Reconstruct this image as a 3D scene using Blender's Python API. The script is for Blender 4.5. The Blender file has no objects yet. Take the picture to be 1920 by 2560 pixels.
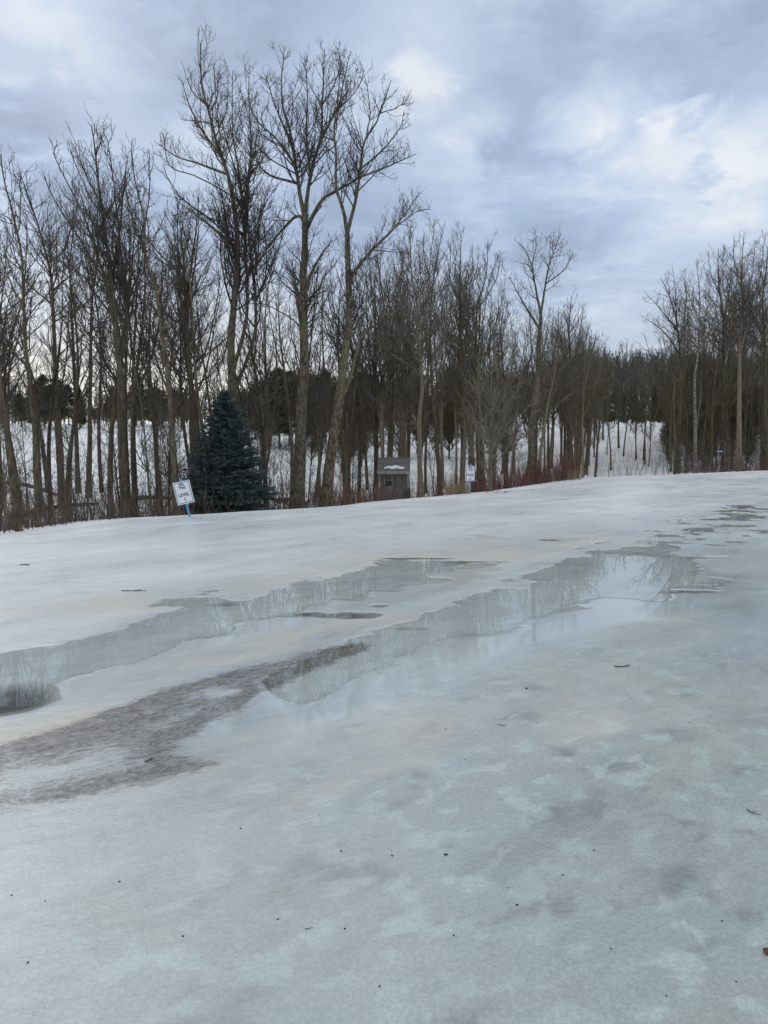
import bpy, math, random
import numpy as np
from mathutils import Vector, Matrix

random.seed(7)
RNG = np.random.default_rng(11)
scene = bpy.context.scene
COL = scene.collection

# ------------------------------------------------------------------ camera model
EYE = 1.6
F = 1862.0                      # focal length in pixels of the 1920 x 2560 photograph
PITCH = math.atan2(190, F)
CP, SP = math.cos(PITCH), math.sin(PITCH)
K = 1920 / 1659.0


def ray(px, py):
    dx, dy = (px - 960) / F, (1280 - py) / F
    return np.array([dx, CP + dy * SP, -SP + dy * CP])


def at(px, py, depth):
    r = ray(px, py)
    return np.array([0, 0, EYE]) + r * (depth / r[1])


def G(px, py, z=0.0):
    r = ray(px, py)
    t = (z - EYE) / r[2]
    return np.array([r[0] * t, r[1] * t])


def GD(x, y):
    return G(x * K, y * K)


# ------------------------------------------------------------------ noise
TAB = RNG.random((256, 256))


def vnoise(x, y):
    xi, yi = np.floor(x).astype(int), np.floor(y).astype(int)
    fx, fy = x - xi, y - yi
    fx = fx * fx * fx * (fx * (fx * 6 - 15) + 10)
    fy = fy * fy * fy * (fy * (fy * 6 - 15) + 10)
    a = TAB[xi & 255, yi & 255]; b = TAB[(xi + 1) & 255, yi & 255]
    c = TAB[xi & 255, (yi + 1) & 255]; d = TAB[(xi + 1) & 255, (yi + 1) & 255]
    return (a * (1 - fx) + b * fx) * (1 - fy) + (c * (1 - fx) + d * fx) * fy


def fbm(x, y, scale, octv=4, seed=0, rough=0.5):
    s, a, n = 0, 1.0, 0
    c, sn = math.cos(0.6), math.sin(0.6)
    u, v = x / scale + seed * 17.3, y / scale + seed * 9.1
    for _ in range(octv):
        s = s + a * (vnoise(u, v) * 2 - 1); n += a
        u, v = (u * c - v * sn) * 2.03 + 5.2, (u * sn + v * c) * 2.03 + 1.3
        a *= rough
    return s / n


def sstep(a, b, x):
    t = np.clip((x - a) / (b - a), 0, 1)
    return t * t * (3 - 2 * t)


# ------------------------------------------------------------------ terrain
def catmull(pts, per=8):
    P = [np.array(p, float) for p in pts]
    P = [2 * P[0] - P[1]] + P + [2 * P[-1] - P[-2]]
    out = []
    for i in range(1, len(P) - 2):
        for k in range(per):
            t = k / per
            a, b, c, d = P[i - 1], P[i], P[i + 1], P[i + 2]
            out.append(0.5 * ((2 * b) + (c - a) * t + (2 * a - 5 * b + 4 * c - d) * t * t + (3 * b - a - 3 * c + d) * t ** 3))
    out.append(P[-2])
    return np.array(out)


crest_px = [(0, 1348), (174, 1325), (347, 1300), (474, 1292), (660, 1281), (926, 1266), (1157, 1243), (1389, 1217),
            (1550, 1196), (1678, 1190), (1800, 1186), (1920, 1180)]
crest = [(-70, -70), (-20, -14), (-10.5, 1.5), (-7.6, 8)] + [tuple(G(*p)) for p in crest_px] + [(26, 39.0), (45, 50), (120, 90), (400, 230)]
CREST = catmull(crest, 4)


def crest_s(X, Y):
    """signed distance to the crest line, positive on the forest side"""
    best = np.full(X.shape, 1e9); sg = np.zeros(X.shape)
    for a, b in zip(CREST[:-1], CREST[1:]):
        ex, ey = b - a
        t = np.clip(((X - a[0]) * ex + (Y - a[1]) * ey) / (ex * ex + ey * ey), 0, 1)
        dx, dy = X - a[0] - t * ex, Y - a[1] - t * ey
        d2 = dx * dx + dy * dy
        m = d2 < best
        best = np.where(m, d2, best)
        sg = np.where(m, ex * (Y - a[1]) - ey * (X - a[0]), sg)
    return np.sqrt(best) * np.sign(sg)


def macro(X, Y, s=None):
    X = np.asarray(X, float); Y = np.asarray(Y, float)
    if s is None:
        s = crest_s(X, Y)
    az = X / np.maximum(Y, 1.0)
    right = sstep(0.12, 0.28, az)
    amp = 1.35 * (1 - right) + 0.55 * right
    low = -amp * sstep(0.0, 9.0, s)
    left_rise = sstep(36, 120, Y) * 4.9 + sstep(150, 400, Y) * 3
    right_rise = sstep(41, 66, Y) * 3.3 + sstep(75, 230, Y) * 13.5 + sstep(230, 420, Y) * 4
    rise = (left_rise * (1 - right) + right_rise * right) * sstep(4, 16, s)
    bumps = (0.10 * fbm(X, Y, 3.5, 3, 3) + 0.05 * fbm(X, Y, 0.9, 3, 4)) * sstep(0.5, 4, s)
    bumps = bumps + 0.05 * fbm(X, Y, 6.0, 2, 5) * sstep(-3, 0, s) * 0.3
    roll = -0.02 * sstep(-1.2, 0.2, s)
    return low + rise + bumps + roll


def gz(x, y):
    return float(macro(np.array([x]), np.array([y]))[0])


def hit(px, py):
    """where the sight line meets the forest floor beyond the crest"""
    r = ray(px, py)
    ts = np.linspace(8, 160, 900)
    X, Y, Z = r[0] * ts, r[1] * ts, EYE + r[2] * ts
    s = crest_s(X, Y)
    H = macro(X, Y, s)
    ok = np.where((Z < H + 0.02) & (s > 0.1))[0]
    i = ok[0] if len(ok) else 300
    return X[i], Y[i]


# puddle outlines (display pixels of the 1659-wide view, lying on the level ice)
pud1 = [(-80, 1428), (0, 1412), (150, 1386), (300, 1347), (420, 1302), (560, 1272), (640, 1254), (720, 1237), (800, 1218), (870, 1205),
        (940, 1208), (1010, 1212), (1065, 1217), (1000, 1231), (900, 1262), (780, 1296), (690, 1312), (560, 1346), (430, 1382), (330, 1418),
        (210, 1452), (120, 1468), (60, 1476), (0, 1482), (-80, 1490)]
pud2 = [(1558, 1266), (1540, 1243), (1480, 1222), (1430, 1205), (1390, 1190), (1320, 1191), (1250, 1212), (1200, 1230), (1130, 1256), (1080, 1279),
        (950, 1319), (850, 1348), (780, 1374), (650, 1422), (560, 1452), (600, 1500), (640, 1508), (700, 1486), (850, 1438), (950, 1396),
        (1060, 1366), (1180, 1336), (1300, 1302), (1400, 1296), (1470, 1286), (1500, 1278)]
pud3 = [(1372, 1186), (1440, 1168), (1520, 1140), (1580, 1110), (1620, 1096), (1700, 1093), (1700, 1126), (1640, 1133), (1560, 1145), (1480, 1170), (1420, 1187)]
dirt_poly = [(-60, 1625), (0, 1612), (150, 1572), (300, 1508), (480, 1455), (640, 1420), (760, 1385), (820, 1390), (700, 1432), (570, 1490), (450, 1560),
             (390, 1605), (410, 1645), (470, 1650), (330, 1690), (200, 1715), (60, 1745), (-60, 1760)]
# the meltwater runs on along the lower, flatter margin of the long puddle
wet_poly = [(1558, 1266), (1400, 1190), (1250, 1212), (1080, 1279), (850, 1348), (650, 1422), (480, 1490), (300, 1600), (350, 1660), (560, 1590), (760, 1540),
            (900, 1470), (1060, 1420), (1200, 1370), (1350, 1330), (1480, 1292)]
hole_poly = [(-70, 1470), (0, 1480), (60, 1470), (100, 1490), (108, 1512), (60, 1530), (0, 1540), (-70, 1550)]


def topoly(p):
    return np.array([GD(*q) for q in p])


def poly_sdf(P, X, Y):
    """negative inside"""
    d = np.full(X.shape, 1e9); inside = np.zeros(X.shape, bool)
    n = len(P)
    for i in range(n):
        a, b = P[i], P[(i + 1) % n]
        ex, ey = b - a
        t = np.clip(((X - a[0]) * ex + (Y - a[1]) * ey) / (ex * ex + ey * ey + 1e-12), 0, 1)
        dd = (X - a[0] - t * ex) ** 2 + (Y - a[1] - t * ey) ** 2
        d = np.minimum(d, dd)
        if abs(b[1] - a[1]) > 1e-9:
            c = ((a[1] > Y) != (b[1] > Y)) & (X < (b[0] - a[0]) * (Y - a[1]) / (b[1] - a[1]) + a[0])
            inside ^= c
    d = np.sqrt(d)
    return np.where(inside, -d, d)


P1, P2, P3, PD, PW, PH = map(topoly, (pud1, pud2, pud3, dirt_poly, wet_poly, hole_poly))
WATER_Z = -0.005


# ------------------------------------------------------------------ materials
def new_mat(name):
    m = bpy.data.materials.new(name); m.use_nodes = True
    nt = m.node_tree
    for n in list(nt.nodes):
        nt.nodes.remove(n)
    out = nt.nodes.new('ShaderNodeOutputMaterial')
    return m, nt, out


class NT:
    def __init__(s, nt):
        s.nt = nt

    def n(s, t, **kw):
        nd = s.nt.nodes.new('ShaderNode' + t)
        for k, v in kw.items():
            if k.startswith('i_'):
                nd.inputs[k[2:].replace('_', ' ')].default_value = v
            else:
                setattr(nd, k, v)
        return nd

    def link(s, a, b):
        s.nt.links.new(a, b)

    def put(s, inp, v):
        if isinstance(v, (int, float)):
            inp.default_value = v
        elif isinstance(v, (tuple, list)):
            inp.default_value = tuple(v) + ((1,) if len(v) == 3 and inp.type == 'RGBA' else ())
        else:
            s.link(v, inp)

    def math(s, op, a, b=0.0, c=None, clamp=False):
        nd = s.n('Math', operation=op, use_clamp=clamp)
        s.put(nd.inputs[0], a); s.put(nd.inputs[1], b)
        if c is not None:
            s.put(nd.inputs[2], c)
        return nd.outputs[0]

    def mix(s, f, a, b, blend='MIX'):
        nd = s.n('Mix', data_type='RGBA', blend_type=blend)
        s.put(nd.inputs[0], f); s.put(nd.inputs[6], a); s.put(nd.inputs[7], b)
        return nd.outputs[2]

    def rng(s, v, a, b, c=0.0, d=1.0, smooth=True):
        nd = s.n('MapRange')
        if smooth:
            nd.interpolation_type = 'SMOOTHSTEP'
        s.put(nd.inputs[0], v)
        nd.inputs[1].default_value, nd.inputs[2].default_value = a, b
        nd.inputs[3].default_value, nd.inputs[4].default_value = c, d
        return nd.outputs[0]

    def noise(s, vec, scale, detail=4, rough=0.5, dist=0.0):
        nd = s.n('TexNoise')
        s.put(nd.inputs['Vector'], vec)
        nd.inputs['Scale'].default_value = scale; nd.inputs['Detail'].default_value = detail
        nd.inputs['Roughness'].default_value = rough; nd.inputs['Distortion'].default_value = dist
        return nd.outputs[0]

    def mapping(s, vec, scale=(1, 1, 1), rot=(0, 0, 0), loc=(0, 0, 0)):
        nd = s.n('Mapping')
        s.link(vec, nd.inputs[0])
        nd.inputs[1].default_value = loc; nd.inputs[2].default_value = rot; nd.inputs[3].default_value = scale
        return nd.outputs[0]

    def track(s, vec, scale, deg=-43.0, loc=(0, 0, 0)):
        return s.mapping(s.mapping(vec, rot=(0, 0, math.radians(deg))), scale, loc=loc)

    def attr(s, name):
        return s.n('Attribute', attribute_name=name).outputs['Fac']

    def bsdf(s, out, color, rough=0.7, spec=0.5, bump=None, bstr=0.3, bdist=0.01, metal=0.0):
        b = s.n('BsdfPrincipled')
        s.put(b.inputs['Base Color'], color); s.put(b.inputs['Roughness'], rough)
        s.put(b.inputs['Specular IOR Level'], spec); s.put(b.inputs['Metallic'], metal)
        if bump is not None:
            bn = s.n('Bump'); s.put(bn.inputs['Strength'], bstr); bn.inputs['Distance'].default_value = bdist
            s.link(bump, bn.inputs['Height']); s.link(bn.outputs[0], b.inputs['Normal'])
        s.link(b.outputs[0], out.inputs[0])
        return b


def bark(name, c1, c2, scale=6.0, stretch=0.25, moss=None, bump=0.5):
    m, nt, out = new_mat(name); t = NT(nt)
    tc = t.n('TexCoord').outputs['Object']
    v = t.mapping(tc, (scale, scale, scale * stretch))
    n1 = t.noise(v, 3.0, 5, 0.6)
    n2 = t.noise(tc, 0.7, 3)
    c = t.mix(t.rng(n1, 0.35, 0.65), c1, c2)
    if moss:
        c = t.mix(t.rng(n2, 0.48, 0.68, 0, 0.8), c, moss)
    oi = t.n('ObjectInfo').outputs['Random']
    c = t.mix(1.0, c, t.mix(oi, (0.75, 0.75, 0.75), (1.25, 1.2, 1.15)), 'MULTIPLY')
    t.bsdf(out, c, 0.85, 0.25, bump=n1, bstr=bump, bdist=0.02)
    return m


def plain(name, c1, c2, scale=8.0, rough=0.7, spec=0.3, stretch=(1, 1, 1), bump=0.2):
    m, nt, out = new_mat(name); t = NT(nt)
    tc = t.n('TexCoord').outputs['Object']
    n1 = t.noise(t.mapping(tc, stretch), scale, 5, 0.6)
    c = t.mix(t.rng(n1, 0.3, 0.7), c1, c2)
    t.bsdf(out, c, rough, spec, bump=n1, bstr=bump, bdist=0.01)
    return m


M = {}
M['bark'] = bark('bark_grey_brown', (0.058, 0.045, 0.028), (0.15, 0.125, 0.085), moss=(0.145, 0.145, 0.065))
M['bark_poplar'] = bark('bark_poplar', (0.06, 0.05, 0.034), (0.19, 0.165, 0.115), 5, 0.5, moss=(0.155, 0.155, 0.074))
M['bark_dark'] = bark('bark_dark', (0.04, 0.032, 0.023), (0.115, 0.094, 0.066), moss=(0.116, 0.109, 0.062))
M['bark_pale'] = bark('bark_pale_tan', (0.13, 0.112, 0.078), (0.245, 0.215, 0.155), 8, 0.4)
M['bark_birch'] = bark('bark_white', (0.10, 0.09, 0.08), (0.36, 0.345, 0.31), 3, 1.6)
M['twig'] = plain('twig_brown', (0.042, 0.034, 0.026), (0.100, 0.082, 0.063), 3)
M['twig_grey'] = plain('twig_grey', (0.098, 0.082, 0.064), (0.172, 0.148, 0.116), 3)
M['twig_olive'] = plain('twig_olive', (0.068, 0.06, 0.03), (0.13, 0.115, 0.062), 1.5)
M['twig_pale'] = plain('twig_pale', (0.165, 0.143, 0.110), (0.242, 0.215, 0.165), 3)
M['twig_brush'] = plain('twig_brush', (0.066, 0.055, 0.036), (0.15, 0.127, 0.082), 1.2)
M['twig_rust'] = plain('twig_rust', (0.075, 0.042, 0.030), (0.12, 0.065, 0.045), 1.2)
M['red_stem'] = plain('red_stem', (0.105, 0.032, 0.029), (0.255, 0.100, 0.080), 4)
M['orange_stem'] = plain('orange_stem', (0.3, 0.125, 0.065), (0.42, 0.22, 0.125), 4)
M['dry_grass'] = plain('dry_grass', (0.26, 0.20, 0.11), (0.42, 0.34, 0.20), 6)
M['stalk'] = plain('dead_stalk', (0.060, 0.046, 0.036), (0.168, 0.132, 0.102), 2)
M['needle'] = plain('blue_spruce_needle', (0.03, 0.054, 0.052), (0.128, 0.18, 0.174), 5.0, 0.6)
M['pine'] = plain('pine_needle', (0.015, 0.027, 0.012), (0.053, 0.075, 0.030), 0.8, 0.7)
M['white_paint'] = plain('sign_white', (0.84, 0.86, 0.89), (0.78, 0.81, 0.85), 4, 0.4)
M['ink'] = plain('sign_ink', (0.02, 0.025, 0.05), (0.03, 0.035, 0.06), 4, 0.5)
M['emblem'] = plain('sign_emblem_ink', (0.09, 0.11, 0.20), (0.13, 0.15, 0.25), 20, 0.5)
M['blue_post'] = plain('blue_post', (0.10, 0.30, 0.50), (0.16, 0.38, 0.58), 5, 0.5)
M['grey_post'] = plain('grey_post', (0.2, 0.29, 0.4), (0.28, 0.37, 0.48), 5, 0.5)
M['navy'] = plain('navy_board', (0.03, 0.06, 0.12), (0.05, 0.09, 0.17), 5, 0.5)
M['wood_old'] = plain('weathered_wood', (0.119, 0.105, 0.095), (0.266, 0.245, 0.224), 7, 0.8, stretch=(6, 6, 0.6))
M['wood_roof'] = plain('weathered_roof', (0.056, 0.056, 0.059), (0.163, 0.163, 0.169), 6, 0.8, stretch=(0.6, 4, 8))
M['wood_trim'] = plain('weathered_trim', (0.280, 0.273, 0.259), (0.420, 0.406, 0.378), 7, 0.7, stretch=(4, 4, 0.7))
M['glass_dark'] = plain('dark_pane', (0.012, 0.014, 0.015), (0.02, 0.022, 0.024), 3, 0.08, 0.5)
M['debris'] = plain('debris_dark', (0.018, 0.014, 0.011), (0.045, 0.034, 0.025), 30, 0.8)
M['leaf_brown'] = plain('leaf_brown', (0.06, 0.022, 0.014), (0.11, 0.045, 0.026), 40, 0.6)
M['stump'] = bark('stump_bark', (0.04, 0.033, 0.026), (0.10, 0.085, 0.065), 6, 0.5)
M['log'] = bark('log_bark', (0.022, 0.018, 0.014), (0.075, 0.062, 0.05), 6, 1.0)


def snow_mat():
    m, nt, out = new_mat('snow'); t = NT(nt)
    tc = t.n('TexCoord').outputs['Object']
    n1 = t.noise(tc, 0.9, 5, 0.6); n2 = t.noise(tc, 14, 4, 0.6)
    c = t.mix(t.rng(n1, 0.3, 0.7), (0.70, 0.73, 0.77), (0.80, 0.815, 0.83))
    t.bsdf(out, c, 0.6, 0.3, bump=n2, bstr=0.3, bdist=0.02)
    return m


M['snow'] = snow_mat()


def ground_mat():
    m, nt, out = new_mat('melting_ice_and_snow'); t = NT(nt)
    pos = t.n('NewGeometry').outputs['Position']
    wet, dirt, snow, forest = t.attr('wet'), t.attr('dirt'), t.attr('snow'), t.attr('forest')
    tan, mott, hole = t.attr('tan'), t.attr('mottle'), t.attr('hollow')
    # tracks run along the path direction (about 45 degrees to the view)
    along = t.track(pos, (0.42, 1.0, 1.0))
    big = t.noise(along, 0.55, 5, 0.55, 0.4)
    mid = t.noise(along, 2.2, 6, 0.6, 0.6)
    fine = t.noise(t.track(pos, (0.6, 1.0, 1.0)), 10.0, 6, 0.65)
    grit = t.noise(pos, 55.0, 4, 0.7)
    micro = t.noise(pos, 130.0, 3, 0.7)
    hue = t.noise(pos, 0.42, 3, 0.5, 0.5)
    # soft grey ice: greenish grey, bluish and mauve patches running into each other
    ice = t.mix(t.rng(hue, 0.38, 0.60), (0.365, 0.39, 0.355), (0.33, 0.385, 0.425))
    ice = t.mix(t.rng(big, 0.44, 0.66, 0, 0.8), ice, (0.325, 0.40, 0.395))
    mv = t.rng(t.noise(t.mapping(pos, loc=(13, 4, 0)), 0.75, 4, 0.6, 0.3), 0.47, 0.62)
    ice = t.mix(t.math('MULTIPLY', mv, 0.5), ice, (0.325, 0.325, 0.34))
    ice = t.mix(t.rng(mid, 0.52, 0.70, 0, 0.55), ice, (0.43, 0.475, 0.485))
    ice = t.mix(t.rng(mid, 0.47, 0.30, 0, 0.55), ice, (0.245, 0.265, 0.27))
    # thawed blotches: pale where the print froze over, dark where it is wet
    b1 = t.noise(t.track(pos, (0.80, 1.0, 1.0)), 7.0, 3, 0.5, 0.2)
    b2 = t.noise(t.track(pos, (0.75, 1.0, 1.0), loc=(5, 9, 0)), 3.6, 4, 0.5, 0.4)
    wob = b1
    blot = t.math('MULTIPLY', t.rng(b1, 0.50, 0.65), mott)
    dk = t.math('MULTIPLY', t.rng(b2, 0.54, 0.70), mott)
    ol = t.math('MULTIPLY', t.rng(t.noise(t.track(pos, (0.7, 1, 1), loc=(3, 7, 0)), 2.3, 4, 0.6), 0.60, 0.74), mott)
    ice = t.mix(t.math('MULTIPLY', dk, 0.85), ice, (0.205, 0.22, 0.235))
    ice = t.mix(t.math('MULTIPLY', ol, 0.65), ice, (0.185, 0.175, 0.15))
    ice = t.mix(t.math('MULTIPLY', t.math('MULTIPLY', blot, t.rng(t.noise(t.mapping(pos, loc=(2, 8, 0)), 1.1, 3, 0.5), 0.36, 0.62, 0.45, 1.0)), 0.72), ice, (0.48, 0.575, 0.57))
    fw = t.rng(fine, 0.50, 0.72)
    ice = t.mix(t.math('MULTIPLY', fw, 0.28), ice, (0.50, 0.54, 0.545))
    ice = t.mix(t.rng(fine, 0.46, 0.30, 0, 0.25), ice, (0.22, 0.235, 0.24))
    scr = t.noise(t.track(pos, (0.55, 5.0, 1), -25.0), 3.2, 6, 0.7, 0.5)
    ice = t.mix(t.rng(scr, 0.58, 0.74, 0, 0.25), ice, (0.52, 0.56, 0.57))
    gm = t.math('ADD', t.math('MULTIPLY', grit, .6), t.math('MULTIPLY', micro, .4))
    ice = t.mix(1.0, ice, t.mix(t.rng(gm, .36, .64), (0.66, 0.69, 0.68), (0.935, 0.965, 0.955)), 'MULTIPLY')
    # trapped air bubbles and frost crystals in loose patches
    bub = t.n('TexVoronoi', feature='F1'); t.link(pos, bub.inputs['Vector']); bub.inputs['Scale'].default_value = 42
    br = t.math('MULTIPLY', t.rng(bub.outputs['Distance'], 0.16, 0.06), t.rng(t.noise(pos, 1.9, 4, 0.6), 0.52, 0.66))
    ice = t.mix(t.math('MULTIPLY', br, 0.35), ice, (0.62, 0.66, 0.66))
    # drier crusted snow toward the crest
    sn = t.mix(t.rng(big, 0.35, 0.68), (0.60, 0.655, 0.69), (0.79, 0.815, 0.84))
    sn = t.mix(t.rng(scr, 0.50, 0.66, 0, 0.6), sn, (0.53, 0.58, 0.61))
    col = t.mix(t.math('MULTIPLY', snow, t.rng(mid, 0.10, 0.5, 0.75, 1.0), clamp=True), ice, sn)
    tf = t.math('MULTIPLY', tan, t.rng(mid, 0.36, 0.62), clamp=True)
    col = t.mix(t.math('MULTIPLY', tf, 0.75), col, (0.52, 0.48, 0.405))
    # standing meltwater darkens the ice
    wetc = t.mix(t.rng(mid, 0.35, 0.65), (0.445, 0.50, 0.54), (0.525, 0.585, 0.62))
    col = t.mix(t.math('MULTIPLY', t.attr('pool'), 0.92), col, wetc)
    # grit frozen into the slush
    strand = t.noise(t.track(pos, (1.0, 2.0, 1), -35.0), 7.0, 9, 0.72, 1.6)
    dn = t.math('ADD', t.math('MULTIPLY', strand, 0.75), t.math('MULTIPLY', grit, 0.25))
    grain = t.noise(t.track(pos, (1.0, 1.6, 1), -35.0), 16.0, 8, 0.75, 1.0)
    df = t.math('MULTIPLY', t.rng(t.math('ADD', dn, t.math('MULTIPLY', t.math('SUBTRACT', dirt, 0.5), 0.40)), 0.40, 0.64), t.rng(dirt, 0.02, 0.25))
    col = t.mix(t.math('MULTIPLY', df, 0.85), col, t.mix(t.rng(grain, .36, .62), (0.055, 0.053, 0.050), (0.245, 0.24, 0.232)))
    # scattered fine specks
    sp = t.n('TexVoronoi', feature='F1'); t.link(pos, sp.inputs['Vector']); sp.inputs['Scale'].default_value = 11
    sr = t.math('MULTIPLY', t.rng(sp.outputs['Distance'], 0.055, 0.03), t.math('GREATER_THAN', t.noise(pos, 3.1, 2), 0.56))
    col = t.mix(t.math('MULTIPLY', sr, 0.6), col, (0.08, 0.07, 0.06))
    col = t.mix(t.math('MULTIPLY', hole, 0.93), col, (0.045, 0.038, 0.032))
    # forest snow with leaf litter
    lit = t.rng(t.noise(pos, 7.0, 6, 0.75), 0.55, 0.68)
    lit2 = t.rng(t.noise(pos, 0.8, 3), 0.42, 0.62)
    fs = t.mix(t.rng(t.noise(pos, 0.6, 4), 0.3, 0.7), (0.52, 0.545, 0.585), (0.68, 0.70, 0.725))
    fs = t.mix(t.math('MULTIPLY', t.math('MULTIPLY', lit, lit2), 0.55), fs, (0.16, 0.13, 0.10))
    col = t.mix(forest, col, fs)
    dry = t.math('SUBTRACT', 1.0, t.math('MAXIMUM', wet, t.math('MULTIPLY', dirt, 0.8)), clamp=True)
    rough = t.math('MULTIPLY', t.math('POWER', dry, 1.6), 0.33)
    rough = t.math('ADD', rough, t.math('MULTIPLY', t.math('MULTIPLY', t.math('SUBTRACT', mid, 0.5), 0.4), dry), clamp=True)
    rough = t.math('MAXIMUM', rough, 0.02)
    rough = t.math('MAXIMUM', rough, t.math('MULTIPLY', forest, 0.7))
    h = t.math('ADD', t.math('MULTIPLY', fine, 0.7), t.math('ADD', t.math('MULTIPLY', grit, 0.22), t.math('ADD', t.math('MULTIPLY', scr, 0.5), t.math('MULTIPLY', wob, 0.8))))
    bs = t.math('MULTIPLY', t.math('POWER', t.math('SUBTRACT', 1.0, wet, clamp=True), 1.5), 0.5)
    t.bsdf(out, col, rough, 0.5, bump=h, bstr=bs, bdist=0.02)
    return m


def water_mat():
    m, nt, out = new_mat('meltwater'); t = NT(nt)
    fr = t.n('Fresnel'); fr.inputs['IOR'].default_value = 1.33
    tr = t.n('BsdfTransparent'); tr.inputs[0].default_value = (0.97, 0.985, 0.98, 1)
    gl = t.n('BsdfGlossy'); gl.inputs[0].default_value = (1, 1, 1, 1); gl.inputs['Roughness'].default_value = 0.015
    mx = t.n('MixShader')
    t.link(fr.outputs[0], mx.inputs[0]); t.link(tr.outputs[0], mx.inputs[1]); t.link(gl.outputs[0], mx.inputs[2])
    t.link(mx.outputs[0], out.inputs[0])
    return m


# ------------------------------------------------------------------ object helpers
def tag(o, label=None, cat=None, group=None, kind=None):
    if label: o['label'] = label
    if cat: o['category'] = cat
    if group: o['group'] = group
    if kind: o['kind'] = kind
    return o


def np_mesh(name, verts, quads=None, tris=None, smooth=True):
    me = bpy.data.meshes.new(name)
    verts = np.asarray(verts, np.float32).reshape(-1, 3)
    me.vertices.add(len(verts)); me.vertices.foreach_set('co', verts.ravel())
    q = np.zeros((0, 4), np.int32) if quads is None else np.asarray(quads, np.int32).reshape(-1, 4)
    r = np.zeros((0, 3), np.int32) if tris is None else np.asarray(tris, np.int32).reshape(-1, 3)
    loops = np.concatenate([q.ravel(), r.ravel()])
    me.loops.add(len(loops)); me.loops.foreach_set('vertex_index', loops)
    tot = np.concatenate([np.full(len(q), 4), np.full(len(r), 3)]).astype(np.int32)
    st = np.concatenate([[0], np.cumsum(tot)[:-1]]).astype(np.int32) if len(tot) else np.zeros(0, np.int32)
    me.polygons.add(len(tot)); me.polygons.foreach_set('loop_start', st)
    me.polygons.foreach_set('use_smooth', np.full(len(tot), smooth))
    me.update(calc_edges=True)
    return me


def link(name, me, mat, parent=None, loc=None):
    o = bpy.data.objects.new(name, me); COL.objects.link(o)
    if mat is not None and len(me.materials) == 0:
        me.materials.append(mat)
    if parent is not None:
        o.parent = parent
    if loc is not None:
        o.location = loc
    return o


def empty(name, loc, rz=0.0):
    o = bpy.data.objects.new(name, None); COL.objects.link(o)
    o.location = loc; o.rotation_euler = (0, 0, rz); o.empty_display_size = 0.2
    return o


def copy_tree(o):
    c = o.copy(); COL.objects.link(c)
    for ch in o.children:
        d = ch.copy(); COL.objects.link(d); d.parent = c
    return c


class MB:
    """collects boxes / prisms / tubes into one mesh"""
    def __init__(s):
        s.v, s.f = [], []

    def box(s, c, d, rot=None, bev=0.0):
        c = Vector(c); hx, hy, hz = d[0] / 2, d[1] / 2, d[2] / 2
        b = min(bev, hx * .8, hy * .8, hz * .8)
        vs, i0 = [], len(s.v)
        if b <= 0:
            for x in (-hx, hx):
                for y in (-hy, hy):
                    for z in (-hz, hz):
                        vs.append(Vector((x, y, z)))
            fs = [(0, 1, 3, 2), (4, 6, 7, 5), (0, 4, 5, 1), (2, 3, 7, 6), (0, 2, 6, 4), (1, 5, 7, 3)]
        else:
            prof = [(-hx + b, -hy), (hx - b, -hy), (hx, -hy + b), (hx, hy - b), (hx - b, hy), (-hx + b, hy), (-hx, hy - b), (-hx, -hy + b)]
            lv = [(-hz, 1 - b / max(hx, hy)), (-hz + b, 1), (hz - b, 1), (hz, 1 - b / max(hx, hy))]
            for z, k in lv:
                for x, y in prof:
                    vs.append(Vector((x * k, y * k, z)))
            fs = [(0, 7, 6, 5, 4, 3, 2, 1), tuple(range(24, 32))]
            for l in range(3):
                for i in range(8):
                    j = (i + 1) % 8
                    fs.append((l * 8 + i, l * 8 + j, l * 8 + 8 + j, l * 8 + 8 + i))
        for v in vs:
            s.v.append(tuple(c + (rot @ v if rot else v)))
        s.f += [tuple(i0 + k for k in f) for f in fs]

    def tube(s, pts, rad, m=8, caps=True):
        P = np.array(pts, float)[None]; R = np.broadcast_to(np.array(rad, float), (len(pts),))[None]
        v, q = tubes(P, R, m)
        i0 = len(s.v)
        s.v += [tuple(x) for x in v]; s.f += [tuple(int(k) + i0 for k in f) for f in q]
        if caps:
            s.f.append(tuple(i0 + k for k in range(m))[::-1]); n = len(pts)
            s.f.append(tuple(i0 + (n - 1) * m + k for k in range(m)))

    def build(s, name, mat, parent=None, loc=None, smooth=False):
        me = bpy.data.meshes.new(name); me.from_pydata(s.v, [], s.f); me.update()
        if smooth:
            me.polygons.foreach_set('use_smooth', np.full(len(me.polygons), True))
        return link(name, me, mat, parent, loc)


# ------------------------------------------------------------------ branches
def norm(v):
    return v / np.maximum(np.linalg.norm(v, axis=-1, keepdims=True), 1e-9)


def tubes(P, R, m):
    B, n, _ = P.shape
    T = np.empty_like(P)
    T[:, 1:-1] = P[:, 2:] - P[:, :-2]; T[:, 0] = P[:, 1] - P[:, 0]; T[:, -1] = P[:, -1] - P[:, -2]
    T = norm(T)
    ax = np.argmin(np.abs(T.mean(1)), axis=1)
    ref = np.eye(3)[ax][:, None, :]
    U = norm(np.cross(T, ref)); V = np.cross(T, U)
    a = np.arange(m) * 2 * math.pi / m
    ring = P[:, :, None] + R[:, :, None, None] * (np.cos(a)[None, None, :, None] * U[:, :, None] + np.sin(a)[None, None, :, None] * V[:, :, None])
    v = ring.reshape(-1, 3)
    base = (np.arange(B) * n * m)[:, None, None] + (np.arange(n - 1) * m)[None, :, None]
    k = np.arange(m)[None, None, :]; k2 = (k + 1) % m
    q = np.stack([base + k, base + k2, base + m + k2, base + m + k], -1).reshape(-1, 4)
    return v, q


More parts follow.
